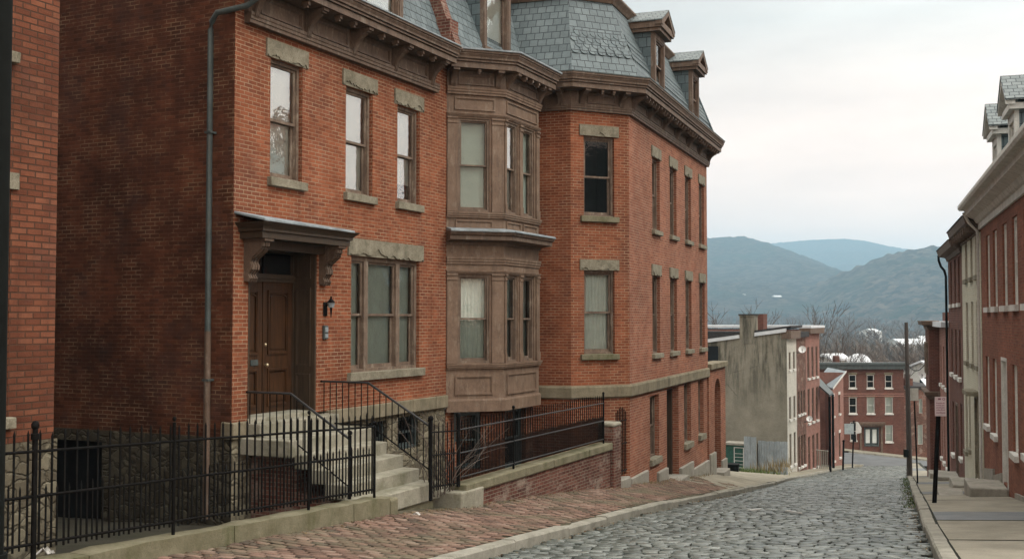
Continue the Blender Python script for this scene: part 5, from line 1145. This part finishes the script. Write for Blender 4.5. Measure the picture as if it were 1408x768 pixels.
# ---- sign posts and the utility pole on the right pavement
def sign_post(x0, y0, x1, y1, Y, wd, ht, label, r, ink, matl):
    a = Vector(at(x0, y0, Y)); a.z = min(a.z, right_z(a.x, Y)); b = Vector(at(x1, y1, Y)); o = thing('street_sign', tuple(a), label, 'sign')
    m = MB(); m.tube([a - Vector((0, 0, .2)), b], r, 8); m.build('post', M['iron'], o)
    F = Facade((b.x - .0, b.y - r - .01), 97); m = MB(); zc = b.z - ht / 2 + .02; m.box(F, -wd / 2, wd / 2, 0, .012, zc - ht / 2, zc + ht / 2); p = m.build('sign_plate', matl, o, bevel=.003)
    if ink:
        m = MB(); z0 = zc - ht / 2
        m.box(F, -wd * .22, wd * .02, .012, .015, z0 + ht * .84, z0 + ht * .93)
        c = F.P(wd * .26, .0135, z0 + ht * .88); rr = wd * .12
        rows = [[c + Vector((F.u[0] * q * cos(j * pi / 6), F.u[1] * q * cos(j * pi / 6) - .004, q * sin(j * pi / 6))) for j in range(12)] for q in (rr, rr * .62)]; m.grid(rows, smooth=False, closed=True)
        rs = random.Random(8)
        for zf, hh in ((.64, .055), (.53, .045), (.41, .05), (.30, .05), (.15, .055)):
            x = -wd * .38
            while x < wd * .34:
                l = rs.uniform(.03, .07) * wd; m.box(F, x, x + l, .012, .015, z0 + ht * zf, z0 + ht * (zf + hh * rs.uniform(.8, 1.3))); x += l + wd * .025
        m.build('lettering', M['sign_ink'], p)
sign_post(1284, 690, 1291.5, 546, 23.3, .235, .41, 'faded pink parking sign with worn red lettering on a leaning dark post', .05, True, M['sign'])
sign_post(1262, 663, 1256.5, 534, 38.0, .27, .43, 'small blank white sign on a thin post beside the utility pole', .028, False, M['pale'])
up = thing('utility_pole', (at(1251, 655, 64)[0], 64, g(64)), 'tall dark wooden utility pole at the corner of the right pavement', 'pole')
b_ = Vector(at(1251, 657, 64)); t_ = Vector(at(1246, 443, 64)); m = MB(); m.tube([b_ - Vector((0, 0, .5)), b_.lerp(t_, .5), t_], .165, 10, .10); m.build('shaft', M['post_wood'], up)
m = MB(); F = Facade((b_.x, b_.y - .2), 90); c = b_.lerp(t_, .16); m.box(F, -.42, -.15, -.05, .1, c.z - .2, c.z + .25); m.build('meter_box', M['black'], up, bevel=.02)
def cable(a, b, sag, label):
    m = MB(); a = Vector(a); b = Vector(b); m.tube([a.lerp(b, i / 14) - Vector((0, 0, sag * 4 * (i / 14) * (1 - i / 14))) for i in range(15)], .025, 4); o = m.build('overhead_cable', M['black']); tag(o, label, 'cable')
cable(b_.lerp(t_, .74), R.P(35, .45, -1.9), .5, 'black overhead cable sagging from the utility pole to the corniced bay')

# ---- left side beyond the gap: stucco end wall and its row
S0 = at(1083, 648, 68); RW = Facade(S0[:2], 27)
SF = Facade(RW.P(0, -12, 0)[:2], 117)                    # end wall; s=12 at the street corner
ztop = lambda d: -.80 - .14 * d                          # roof falls towards the back
st = thing('stucco_house', RW.P(1.5, -3, -9.8), 'white fronted rowhouse with stained olive stucco end wall and stucco chimney', 'house')
m = MB(); m.face([SF.P(0, 0, -13), SF.P(12, 0, -13), SF.P(12, 0, ztop(0)), SF.P(0, 0, ztop(12))]); m.build('end_wall', M['stucco'], st)
s95, s108, s127 = RW.q(1095, 520)[0], RW.q(1108, 520)[0], RW.q(1127, 520)[0]
WS = [(a, a + .55, z0, z1) for a in (.55, 1.75) for z0, z1 in ((-3.2, -2.1), (-6.3, -4.9), (-9.2, -7.2))]
m = MB(); wall(m, RW, 0, s95, -13, -.9, [(*q, .16) for q in WS], t=.01); m.build('wall', M['white_brick'], st)
for q in WS: far_window(RW, *q, st, sillm=M['pale'])
m = MB(); m.box(SF, 9.05, 9.98, -.9, .02, -1.6, .16); m.box(SF, 9.02, 10.01, -.93, .09, .16, .26); m.build('chimney', M['stucco'], st)
m = MB(); m.box(SF, 9.0, 10.05, -.95, .10, .22, .30); m.build('chimney_cap', M['tar'], st)
def slope_strip(m, F, s0, s1, t0, t1, za, zb): m.hexa([F.P(s0, t0, ztop(12 - s0) + za), F.P(s1, t0, ztop(12 - s1) + za), F.P(s1, t1, ztop(12 - s1) + za), F.P(s0, t1, ztop(12 - s0) + za), F.P(s0, t0, ztop(12 - s0) + zb), F.P(s1, t0, ztop(12 - s1) + zb), F.P(s1, t1, ztop(12 - s1) + zb), F.P(s0, t1, ztop(12 - s0) + zb)])
m = MB(); slope_strip(m, SF, 0, 9.03, -.1, .12, -.02, .20); slope_strip(m, SF, 10.02, 12.0, -.1, .12, -.02, .20); m.build('fascia', M['roof_white'], st)
m = MB(); slope_strip(m, SF, 0, 9.03, -3.2, .10, .205, .34); slope_strip(m, SF, 9.03, 10.02, -3.2, -.92, .205, .34); slope_strip(m, SF, 10.02, 12.3, -3.2, .10, .205, .34); m.build('roof', M['tar'], st)
m = MB(); m.box(RW, -.05, s95, -.3, .3, -1.25, -.75); m.build('cornice', M['brown'], st)
m = MB(); m.box(SF, 6.3, 7.65, -.05, .03, -2.9, -1.75); m.build('dark_opening', M['dark'], st)  # dark panel on the wall stands in for an unlit window opening
br = thing('brick_rowhouse', RW.P(s95 + 1.3, -3, -10), 'weathered narrow brick rowhouse squeezed between the white and tall red fronts', 'house')
WB = [(s95 + a, s95 + a + .5, z0, z1) for a in (.35, 1.2, 2.0) for z0, z1 in ((-6.2, -4.7), (-9.6, -7.6))]
shell(RW, s95 + .01, s108, -13, -1.2, WB, 12, M['brick_low'], br)
for q in WB: far_window(RW, *q, br, sillm=M['pale'])
m = MB(); m.box(RW, s95, s108, -12, .25, -1.2, -.85); m.build('roof', M['tar'], br)
rd = thing('brick_rowhouse', RW.P(s108 + 2, -3, -10.3), 'tall light red brick rowhouse with a pale flat roof edge', 'house')
n3 = (s127 - s108) / 4.2; WR = [(s108 + n3 * (.5 + i * 1.25), s108 + n3 * (1.1 + i * 1.25), z0, z1) for i in range(3) for z0, z1 in ((-4.0, -1.9), (-7.0, -4.7), (-10.2, -7.9))]
shell(RW, s108 + .01, s127, -14, -.75, WR, 12, M['brick_pink'], rd)
for q in WR: far_window(RW, *q, rd, sillm=M['pale'])
m = MB(); m.box(RW, s108 - .05, s127 + .1, -.4, .35, -1.0, -.62); m.build('cornice', M['brown'], rd); m = MB(); m.box(RW, s108 - .05, s127 + .1, -12, .38, -.62, -.46); m.build('roof', M['roof_white'], rd)
m = MB(); c = at(1043, 440, 73); m.box(Facade(c[:2], 117), -.45, .45, -.5, .5, -3, c[2] + .42); m.build('chimney', M['brick_far'], rd)
dish(RW, s95 + .25, .35, -2.0, .24, 'white satellite dish high on the narrow weathered brick front'); dish(RW, s108 - .6, .35, -6.6, .2, 'white satellite dish low on the narrow weathered brick front')

sh = thing('brick_cottage', (24, 80, -11), 'two-storey pink brick cottage with sloping grey roof at the street corner', 'house')
q0 = at(1143, 640, 78); CF = Facade(q0[:2], 27); CS = Facade((q0[0] + .21 * 12, q0[1] + 11.8), 12 + 180)   # front, and side wall facing the camera
zl, zh = -5.05, -4.05
WC = [(a, a + .6, z0, z1) for a in (.7, 3.0) for z0, z1 in ((-7.0, -5.6), (-10.2, -8.4))]
m = MB(); wall(m, CF, 0, 5.0, -14, zl, [(*q, .15) for q in WC]); m.face([CF.P(0, 0, zl), CF.P(5, 0, zl), CF.P(5, 0, zh)]); m.face([CF.P(5, 0, -14), CF.P(5, -9, -14), CF.P(5, -9, zh), CF.P(5, 0, zh)]); m.build('wall', M['brick_pink'], sh)
for q in WC: far_window(CF, *q, sh, sillm=M['pale'], lint=M['pale'])
bk = CF.P(0, 0, 0) + Vector((.21 * 12, 11.8, 0)); m = MB(); m.face([(q0[0], q0[1], -14), (bk.x, bk.y, -14), (bk.x, bk.y, zl + .5), (q0[0], q0[1], zl)]); m.build('side_wall', M['brick_far'], sh)
e0, e1 = CF.P(-.15, .2, zl), CF.P(5.1, .2, zh); e3 = Vector(at(1121, 527, 90)); e2 = e1 + e3 - e0; m = MB(); dz = Vector((0, 0, .12))
m.prism([e0, e1, e2, e3], [e0 + dz, e1 + dz, e2 + dz, e3 + dz]); rf2 = m.build('roof', M['lead'], sh)
m = MB(); m.prism([e0 + dz * .2 + Vector((0, -.08, 0)), e1 + dz * .2 + Vector((0, -.08, 0)), e1 + dz * 1.3 + Vector((0, -.08, 0)), e0 + dz * 1.3 + Vector((0, -.08, 0))], [e0 + dz * .2, e1 + dz * .2, e1 + dz * 1.3, e0 + dz * 1.3]); m.build('verge_board', M['pale'], rf2)
# porch canopy on posts in front of the cottage's side wall
pc = thing('porch_canopy', (21.9, 76, -10.4), 'small sloping grey porch canopy on dark posts beside the cottage', 'porch'); pa, pb = Vector(at(1122, 528, 77.5)), Vector(at(1141, 545, 74.5))
m = MB(); m.prism([pa, pb, pb + Vector((1.0, 2.6, .0)), pa + Vector((1.0, 2.6, .2))], [v + Vector((0, 0, .12)) for v in (pa, pb, pb + Vector((1.0, 2.6, .0)), pa + Vector((1.0, 2.6, .2)))]); m.build('canopy_roof', M['zinc'], pc)
for v in (pb + Vector((.0, .05, 0)), pb + Vector((.9, 2.4, 0)), pa + Vector((.05, .2, 0))): m = MB(); m.tube([(v.x, v.y, -11.5), v], .09, 6); m.build('post', M['iron'], pc)
m = MB()
for i in range(6): q = Vector(at(1124 + i * 2.6, 618, 75.5)); m.tube([(q.x, q.y, -11), (q.x, q.y, q.z)], .03, 4)
m.tube([at(1122, 618, 75.5), at(1139, 620, 75.5)], .035, 4); m.build('railing', M['plinth'], pc)
# street furniture on the left corner
def corner_sign():
    f = Vector(at(1172, 637, 79.5)); o = thing('street_sign', tuple(f), 'tall dark sign post with a grey board and a white plate at the far corner', 'sign'); tp_ = Vector(at(1174, 578, 79.5))
    m = MB(); m.tube([f - Vector((0, 0, .3)), tp_], .055, 8); m.build('post', M['iron'], o); F = Facade((tp_.x, tp_.y - .08), 90)
    m = MB(); m.box(F, -.72, -.04, 0, .02, tp_.z - .95, tp_.z - .2); m.build('grey_board', M['grey_sign'], o, bevel=.004)
    m = MB(); m.prism_sz(F, [(.1, tp_.z - .95), (.5, tp_.z - .85), (.52, tp_.z - .5), (.3, tp_.z - .1), (.12, tp_.z - .05)], 0, .02); m.build('white_plate', M['pale'], o)
    m = MB(); m.box(F, -.12, .12, -.02, .05, tp_.z - 1.5, tp_.z - 1.0); m.build('box', M['black'], o)
corner_sign()
q = Vector(at(1159, 641, 77)); o = thing('bollard', tuple(q), 'slim dark post at the kerb beside the pink cottage', 'post'); m = MB(); m.tube([q - Vector((0, 0, .3)), Vector(at(1160, 607, 77))], .07, 8); m.build('shaft', M['iron'], o); m = MB(); m.ball(at(1160, 606, 77), .1, 8); m.build('knob', M['iron'], o)

# yard beside the stucco wall: corrugated screen, green cage, black box, weeds
YF = Facade(RW.P(-2.2, -8, 0)[:2], 117); yz = lambda s_: g(YF.P(s_, 0, 0).y) + .2
cf = thing('corrugated_fence', YF.P(6.5, 0, -9.3), 'blue grey corrugated iron screen in front of the stucco wall', 'fence')
def corr(s0, s1, z0, z1, t, name):
    m = MB(); n = int((s1 - s0) / .025); rows = []
    for z in (z0, z1): rows.append([YF.P(s0 + (s1 - s0) * i / n, t + .02 * sin(2 * pi * i * .025 / .10), z + (.0 if z == z0 else .06 * noise.noise(Vector((i * .07, 3, 0))))) for i in range(n + 1)])
    m.grid(rows); rows2 = [[p - Vector((YF.n[0] * .006, YF.n[1] * .006, 0)) for p in r] for r in rows]; m.grid(rows2); return m.build(name, M['corrugated'], cf)
sa, sb, sc_ = YF.q(1025, 620)[0], YF.q(1042, 620)[0], YF.q(1083, 620)[0]
zf_ = YF.q(1050, 648)[1]; corr(sa, sb, zf_ - .6, YF.q(1033, 599)[1], .35, 'tall_sheet'); corr(sb + .02, sc_, zf_ - .6, YF.q(1060, 606)[1], 0, 'low_sheet')
m = MB()
for s_ in (sa + .1, sb, (sb + sc_) / 2, sc_ - .1): m.box(YF, s_ - .05, s_ + .05, -.14, -.04, zf_ - .8, YF.q(1060, 610)[1])
m.build('post', M['post_wood'], cf)
gc = thing('storage_cage', YF.P(3, -.3, -9.3), 'dark green storage cage with pale bars beside the corrugated screen', 'cage'); s0, s1 = YF.q(996, 625)[0], YF.q(1023, 625)[0]; zb, zt = YF.q(1010, 643)[1], YF.q(1010, 609)[1]
m = MB(); m.box(YF, s0, s1, -1.2, -.2, zb - .3, zt - .12); m.build('body', M['green'], gc); m = MB(); m.box(YF, s0 - .08, s1 + .05, -1.3, -.1, zt - .12, zt); m.build('lid', M['plinth'], gc)
m = MB(); frame_ring(m, YF, s0 + .55, s1 - .06, zb, zt - .25, .04, -.2, -.15)
for i in range(4): m.box(YF, s0 + .59, s1 - .1, -.19, -.165, zb + .2 + i * .22, zb + .23 + i * .22)
m.build('bars', M['pale'], gc); m = MB(); m.box(YF, s0 + .15, s0 + .5, -.2, -.17, zb, zt - .3); m.build('door', M['green'], gc)
bb = thing('black_bin', (at(1003, 650, 52)[0], 52, g(52) + .3), 'low black box beside the arched doorway wing', 'bin'); F = Facade((bb.location.x, 52), 105); zb = at(1003, 655, 52)[2]
m = MB(); m.box(F, -.42, .42, -.4, .2, zb - .3, zb + .55); m.build('body', M['black'], bb, bevel=.03); m = MB(); m.box(F, -.46, .46, -.44, .24, zb + .55, zb + .62); m.build('lid', M['black'], bb, bevel=.02)
def tufts(name, pts, n, h, r, matl, seed):
    m = MB(); rs = random.Random(seed)
    for _ in range(n):
        c = rs.choice(pts); p = Vector((c[0] + rs.gauss(0, c[3]), c[1] + rs.gauss(0, c[3] * .6), c[2])); a = rs.uniform(0, 6.28); l = h * rs.uniform(.4, 1.2); d = Vector((cos(a), sin(a), 0)); e = d * l * rs.uniform(.1, .7) + Vector((0, 0, l)); sd_ = Vector((-d.y, d.x, 0)) * r
        m.face([p - sd_, p + sd_, p + e * .6 + sd_ * .6, p + e]);
    return tag(m.build(name, matl), kind='stuff')
def gp(x, y, Y, sd): p = at(x, y, Y); return (p[0], p[1], p[2] - .05, sd)
tufts('grass', [gp(1022, 651, 60, .5), gp(1030, 651, 62, .5), gp(1046, 651, 62, .6), gp(1015, 648, 60, .4)], 700, .35, .02, M['grass'], 1)
tufts('weeds', [gp(1068, 646, 64, .6), gp(1060, 647, 64, .5), gp(1074, 640, 65, .4)], 230, .6, .02, M['dry'], 2)
pl = []
for i in range(26): p = PC.P(i * .4 - .2, .12, 0); pl.append((p.x, p.y, left_z(p.x, p.y) - .01, .10))
tufts('grass', pl, 420, .10, .006, M['dry'], 3)
pl = []
for i in range(40): Y = 16.5 + i * .24; X = xw(Y) + .06; pl.append((X, Y, left_z(X, Y) - .01, .06))
tufts('weeds', pl, 500, .05, .005, M['dry'], 4)
pl = []
for i in range(40): Y = 24 + i * .9; pl.append((xr(Y) - .1, Y, g(Y) - .13, .12))
tufts('grass', pl, 900, .07, .012, M['grass'], 6)

for (x0, y0, x1, y1), lab in (((1030, 703, 1046, 702), 'short pale splinter of wood lying on the setts'), ((1081, 704, 1102, 707), 'longer pale wooden lath lying on the setts')):
    def onroad(x, y):
        for Y in frange(14, 40, .05):
            p = at(x, y, Y)
            if p[2] <= road_z(p[0], Y): return Vector((p[0], Y, road_z(p[0], Y) + .02))
    a, b = onroad(x0, y0), onroad(x1, y1); d = (b - a).normalized(); sd_ = d.cross(Vector((0, 0, 1))) * .03; up_ = Vector((0, 0, .025)); m = MB()
    m.hexa([a - sd_, b - sd_ * .6, b + sd_ * .6, a + sd_, a - sd_ + up_, b - sd_ * .6 + up_, b + sd_ * .6 + up_, a + sd_ + up_]); tag(m.build('wooden_lath', M['paper']), lab, 'litter')
m = MB(); rs = random.Random(31)       # fallen leaves and crumbs swept against the wall foot and the gutters
for k in range(1500):
    Y = rs.uniform(11.5, 34); kind = rs.random()
    if kind < .5: X = xw(Y) + abs(rs.gauss(0, .22)) + .06; z = left_z(X, Y) + .012
    elif kind < .8: X = xl(Y) + .06 + abs(rs.gauss(0, .10)); z = road_z(X, Y) + .012
    else: X = xr(Y) - .05 - abs(rs.gauss(0, .10)); z = road_z(X, Y) + .012
    a = rs.uniform(0, 6.28); r = rs.uniform(.008, .028); p = Vector((X, Y, z)); u = Vector((cos(a), sin(a), rs.uniform(-.3, .6))) * r; v = Vector((-sin(a), cos(a), rs.uniform(-.2, .5))) * r * .6
    m.face([p - u, p + v, p + u, p - v])
tag(m.build('debris', island_mat('fallen leaves', [(.1, (.03, .02, .012)), (.5, (.10, .06, .03)), (.9, (.24, .19, .11))], (.06, .045, .03), .9, .1)), kind='stuff')
# ---- the building that closes the view
FB = Facade((at(1128, 600, 105)[0], 105), 90); fs = lambda px: (px - 1128) / 1500 * 105; fzz = lambda y: at(1180, y, 105)[2]
fb_ = thing('corner_store', FB.P(4, 4, -12.3), 'three-storey dark red brick building with grey cornice closing the street', 'building')
WF = []
for c in (1173, 1197.5, 1222.5): WF += [(fs(c - 5), fs(c + 5), fzz(533), fzz(515)), (fs(c - 5.3), fs(c + 5.3), fzz(568), fzz(546))]
WF += [(fs(1217), fs(1227.5), fzz(607), fzz(584)), (fs(1169), fs(1178), fzz(605), fzz(580)), (fs(1136), fs(1146), fzz(568), fzz(546)), (fs(1136), fs(1146), fzz(533), fzz(515))]
DFB = (fs(1188), fs(1208), fzz(613), fzz(587)); top_ = fzz(507)
m = MB(); wall(m, FB, 0, fs(1243), -17, top_, [(*q, .16) for q in WF + [DFB]]); m.build('wall', M['brick_far'], fb_)
m = MB(); m.face([FB.P(fs(1243), 0, -17), FB.P(fs(1243), -6, -17), FB.P(fs(1243), -6, top_), FB.P(fs(1243), 0, top_)]); m.face([FB.P(0, 0, -17), FB.P(0, -6, -17), FB.P(0, -6, top_), FB.P(0, 0, top_)]); m.build('side_wall', M['brick_far'], fb_)
for k, q in enumerate(WF): far_window(FB, *q, fb_, sillm=M['pale'], fm=M['pale'], lint=M['band'] if k < 6 else None, light=k in (3, 5, 6))
m = MB(); m.box(FB, -.2, fs(1243) + .15, -.5, .35, top_, fzz(501)); m.box(FB, -.3, fs(1243) + .25, -.5, .5, fzz(501), fzz(498)); m.build('cornice', M['zinc'], fb_); m = MB(); m.box(FB, -.2, fs(1243), -6, -.5, top_ - .4, top_ - .2); m.build('roof', M['tar'], fb_)
for y in (541, 544): m = MB(); m.box(FB, 0, fs(1243), -.02, .05, fzz(y) - .05, fzz(y) + .05); m.build('string_course', M['brick_pink'], fb_)
m = MB(); m.box(FB, DFB[0], DFB[1], -.15, -.12, DFB[2], DFB[3]); frame_ring(m, FB, *DFB, .12, -.14, .05); m.box(FB, (DFB[0] + DFB[1]) / 2 - .06, (DFB[0] + DFB[1]) / 2 + .06, -.14, .0, DFB[2] + .12, DFB[3] - .12); d_ = m.build('door', M['zinc'], fb_)
for a, b in ((DFB[0] + .14, (DFB[0] + DFB[1]) / 2 - .08), ((DFB[0] + DFB[1]) / 2 + .08, DFB[1] - .14)): m = MB(); m.box(FB, a + .04, b - .04, -.119, -.10, DFB[2] + .3, DFB[3] - .2); m.build('pane', M['curtain'], d_)
m = MB(); m.box(FB, DFB[0] - .5, DFB[1] + .4, -.1, .5, DFB[3] + .15, DFB[3] + .35); m.box(FB, DFB[0] - .6, DFB[1] + .5, -.1, .6, DFB[3] + .35, DFB[3] + .5)
for a in (DFB[0] - .45, DFB[1] + .15): m.box(FB, a, a + .2, -.1, .12, -13, DFB[3] + .15)
m.build('porch_hood', M['brown'], fb_)
wg = thing('brick_wing', FB.P(9.5, 3, -12.8), 'lower brown brick building with a chimney right of the corner building', 'building'); WW = [(fs(1265), fs(1270), fzz(568), fzz(548)), (fs(1263), fs(1270), fzz(611), fzz(584))]
m = MB(); wall(m, FB, fs(1243) + .02, fs(1300), -18, fzz(535), [(*q, .15) for q in WW], t=-.3); m.build('wall', M['brick_low'], wg)
for q in WW: far_window(FB, *q, wg, tp=-.3, fm=M['pale'], light=True)
m = MB(); m.box(FB, fs(1243) + .02, fs(1300), -9, -.2, fzz(535), fzz(531)); m.build('roof', M['tar'], wg); m = MB(); m.box(FB, fs(1251), fs(1262), -2.2, -1.2, fzz(535), fzz(521)); m.box(FB, fs(1254), fs(1259), -2, -1.4, fzz(521), fzz(515)); m.build('chimney', M['brick_low'], wg)

# ---- town in the valley
def ground_on(px, y):
    """distance at which the left mountain's slope is met when looking through a photo pixel"""
    for row in RIDGES[0]:
        Y = row[0][1]; p = at(px, y, Y); c = min(row, key=lambda v: abs(v[0] - p[0]))
        if c[2] > p[2]: return Y
    return 2500
def shed(px, y, Y, wd, hgt, rot, label, rise=.35, matl='pale', roof='roof_white'):
    p = Vector(at(px, y, Y)); zg = max(valley(Y) - 1, p.z - hgt * 2.2); o = thing('house' if wd < 16 else 'warehouse', (p.x, Y, zg), label, 'house' if wd < 16 else 'warehouse'); F = Facade((p.x, Y), 90 + rot); ze = p.z - wd * rise * .5; m = MB()
    m.prism_sz(F, [(-wd / 2, zg - 3), (wd / 2, zg - 3), (wd / 2, ze), (0, p.z), (-wd / 2, ze)], -wd * 1.2, 0); m.build('wall', M[matl], o)
    m = MB()
    for a in (-1, 1): m.hexa([F.P(a * (wd / 2 + .4), .4, ze - .15), F.P(a * (wd / 2 + .4), -wd * 1.2 - .4, ze - .15), F.P(0, -wd * 1.2 - .4, p.z + .02), F.P(0, .4, p.z + .02), F.P(a * (wd / 2 + .4), .4, ze + .1), F.P(a * (wd / 2 + .4), -wd * 1.2 - .4, ze + .1), F.P(0, -wd * 1.2 - .4, p.z + .3), F.P(0, .4, p.z + .3)])
    m.build('roof', M[roof], o); w_ = MB()
    for i in (-.28, 0, .28): w_.box(F, i * wd - .5, i * wd + .5, 0, .03, ze - 2.4, ze - .9)
    w_.build('window', M['dark'], o)
shed(1134, 489, 135, 2.2, 4, 60, 'white roofed house behind the tall light red rowhouse'); shed(1268, 498, 160, 9, 5, 62, 'white roofed house right of the utility pole'); shed(1262, 462, 900, 30, 8, 75, 'long white roofed warehouse far down the valley, nearest the river flat'); shed(1228, 466, 760, 20, 6, 70, 'white roofed warehouse far behind the utility pole top')
shed(1192, 452, 1100, 16, 6, 40, 'tiny white house far out on the valley floor'); shed(1022, 404, ground_on(1022, 406), 11, 6, 30, 'tiny pale house on the lower slope of the left mountain'); shed(1063, 406, ground_on(1063, 408), 14, 6, 75, 'long pale barn on the lower slope of the left mountain')
tk = thing('domed_tank', (at(1180, 486, 170)[0], 170, -24), 'white domed tank showing above the corner building roof', 'tank'); tx = tk.location.x; tz = at(1180, 486, 170)[2]; m = MB(); m.ball((tx, 170, tz - 2.2), 2.25, 20); m.build('dome', M['roof_white'], tk); m = MB(); m.tube([(tx, 170, -28), (tx, 170, tz - 2.2)], 2.2, 20); m.build('drum', M['pale'], tk)
ck = FB.P(fs(1174), -5, 0); m = MB(); m.box(FB, fs(1171), fs(1177), -6, -5, top_, at(1174, 489, 110)[2]); m.build('chimney', M['brick_far'], fb_)

# ---- bare trees
def make_tree(seed, H, loc, label, group):
    rs = random.Random(seed); t = thing('bare_tree', loc, label, 'tree', group); tr, cw = MB(), MB(); base = Vector(loc)
    def grow(p, d, l, r, lev):
        pts = [p]; n = 4
        for i in range(n):
            d = (d + Vector((rs.uniform(-.16, .16), rs.uniform(-.16, .16), rs.uniform(-.05, .12)))).normalized(); p = p + d * l / n; pts.append(p)
        r = max(r, .018); (tr if lev < 2 else cw).tube(pts, r, 5 if lev < 2 else 3, max(r * .6, .010), cap=False)
        if lev < 5:
            for i in range(3 if lev else 5):
                q = pts[rs.randint(2, 4)] if lev else pts[rs.randint(2, 4)]; a = rs.uniform(0, 6.28); s_ = rs.uniform(.45, .9)
                grow(q, (d + Vector((cos(a) * s_, sin(a) * s_, rs.uniform(-.1, .45)))).normalized(), l * rs.uniform(.52, .75), r * .5, lev + 1)
    grow(base, Vector((0, 0, 1)), H * .40, H * .011, 0); tk_ = tr.build('trunk', M['bark'], t); cw.build('crown', M['twig'], t); return t
protos = [make_tree(s_, H, (0, 0, 0), 'x', 'bare trees behind the rooftops') for s_, H in ((1, 15), (2, 17), (3, 14))]
specs = [(1121, 132, 1.35, 'bare tree just right of the tall light red rowhouse, the broadest of the bare trees', 0), (1150, 150, 1.3, 'bare tree behind the left end of the corner building', 1), (1166, 175, 1.25, 'slender bare tree left of the white dome', 2), (1205, 165, 1.3, 'bare tree right of the white dome', 0), (1222, 185, 1.4, 'bare tree left of the utility pole behind the corner building', 1), (1238, 150, 1.15, 'small bare tree close to the utility pole', 2), (1258, 170, 1.3, 'bare tree between the utility pole and the corniced bay', 0),
         (986, 118, 1.25, 'bare tree over the stucco house roof beside the corner house edge', 2), (1004, 140, 1.3, 'bare tree over the stucco house roof left of its chimney', 1), (1085, 190, 1.35, 'bare tree over the roofs right of the brick chimney', 2)]
used = set()
for px, Y, sc, lab, k in specs:
    X = at(px, 500, Y)[0]; loc = (X, Y, valley(Y) - .3)
    o = protos[k] if k not in used else copy_tree(protos[k]); used.add(k); o.location = loc; o['label'] = lab; o.scale = (sc, sc, sc); o.rotation_euler = (0, 0, px * 1.7)
# the wooded valley floor: countless small bare trees, one mass
m = MB(); rs = random.Random(21)
for k in range(4200):
    Y = 260 * (2300 / 260) ** (rs.random() ** .7); X = Y * rs.uniform(.12, .48); H = rs.uniform(9, 16); z = valley(Y) + 6 * noise.noise(Vector((X / 180, Y / 180, 0))) - .5; p = Vector((X, Y, z))
    wd = .05 + Y * .00014
    m.tube([p, p + Vector((rs.uniform(-.5, .5), 0, H * .8))], .1 + wd, 3, .05, cap=False)
    for j in range(16):
        a = rs.uniform(0, 6.28); h = H * rs.uniform(.25, .75); b = p + Vector((0, 0, h)); l = H * rs.uniform(.2, .38); e = b + Vector((cos(a) * l * .7, sin(a) * l * .7, l * rs.uniform(.5, 1.0)))
        c = b.lerp(e, .5) + Vector((rs.uniform(-.8, .8), rs.uniform(-.8, .8), .4)); m.face([b, b + Vector((wd * 1.6, 0, .1)), c + Vector((wd * 1.6, .1, 0)), e]); m.face([c, c + Vector((wd * 1.6, 0, 0)), e + Vector((rs.uniform(-2, 2), 0, rs.uniform(-.5, 1)))])
tag(m.build('woods', plain('brown winter twigs', (0.105, 0.080, 0.060), 0.95, 0.1, 0.4)), kind='stuff')

# ------------------------------------------------------------------ valley air
hz = bpy.data.materials.new('valley haze'); hz.use_nodes = True; t = hz.node_tree; t.nodes.clear(); o_ = t.nodes.new('ShaderNodeOutputMaterial'); pv_ = t.nodes.new('ShaderNodeVolumePrincipled')
pv_.inputs['Color'].default_value = (0.46, 0.73, 0.92, 1); pv_.inputs['Density'].default_value = 0.00022; pv_.inputs['Anisotropy'].default_value = 0.0
t.links.new(pv_.outputs[0], o_.inputs['Volume'])
m = MB(); m.hexa([(-9000, -400, -60), (11000, -400, -60), (11000, 9000, -60), (-9000, 9000, -60), (-9000, -400, 560), (11000, -400, 560), (11000, 9000, 560), (-9000, 9000, 560)])
tag(m.build('haze', hz), kind='stuff')
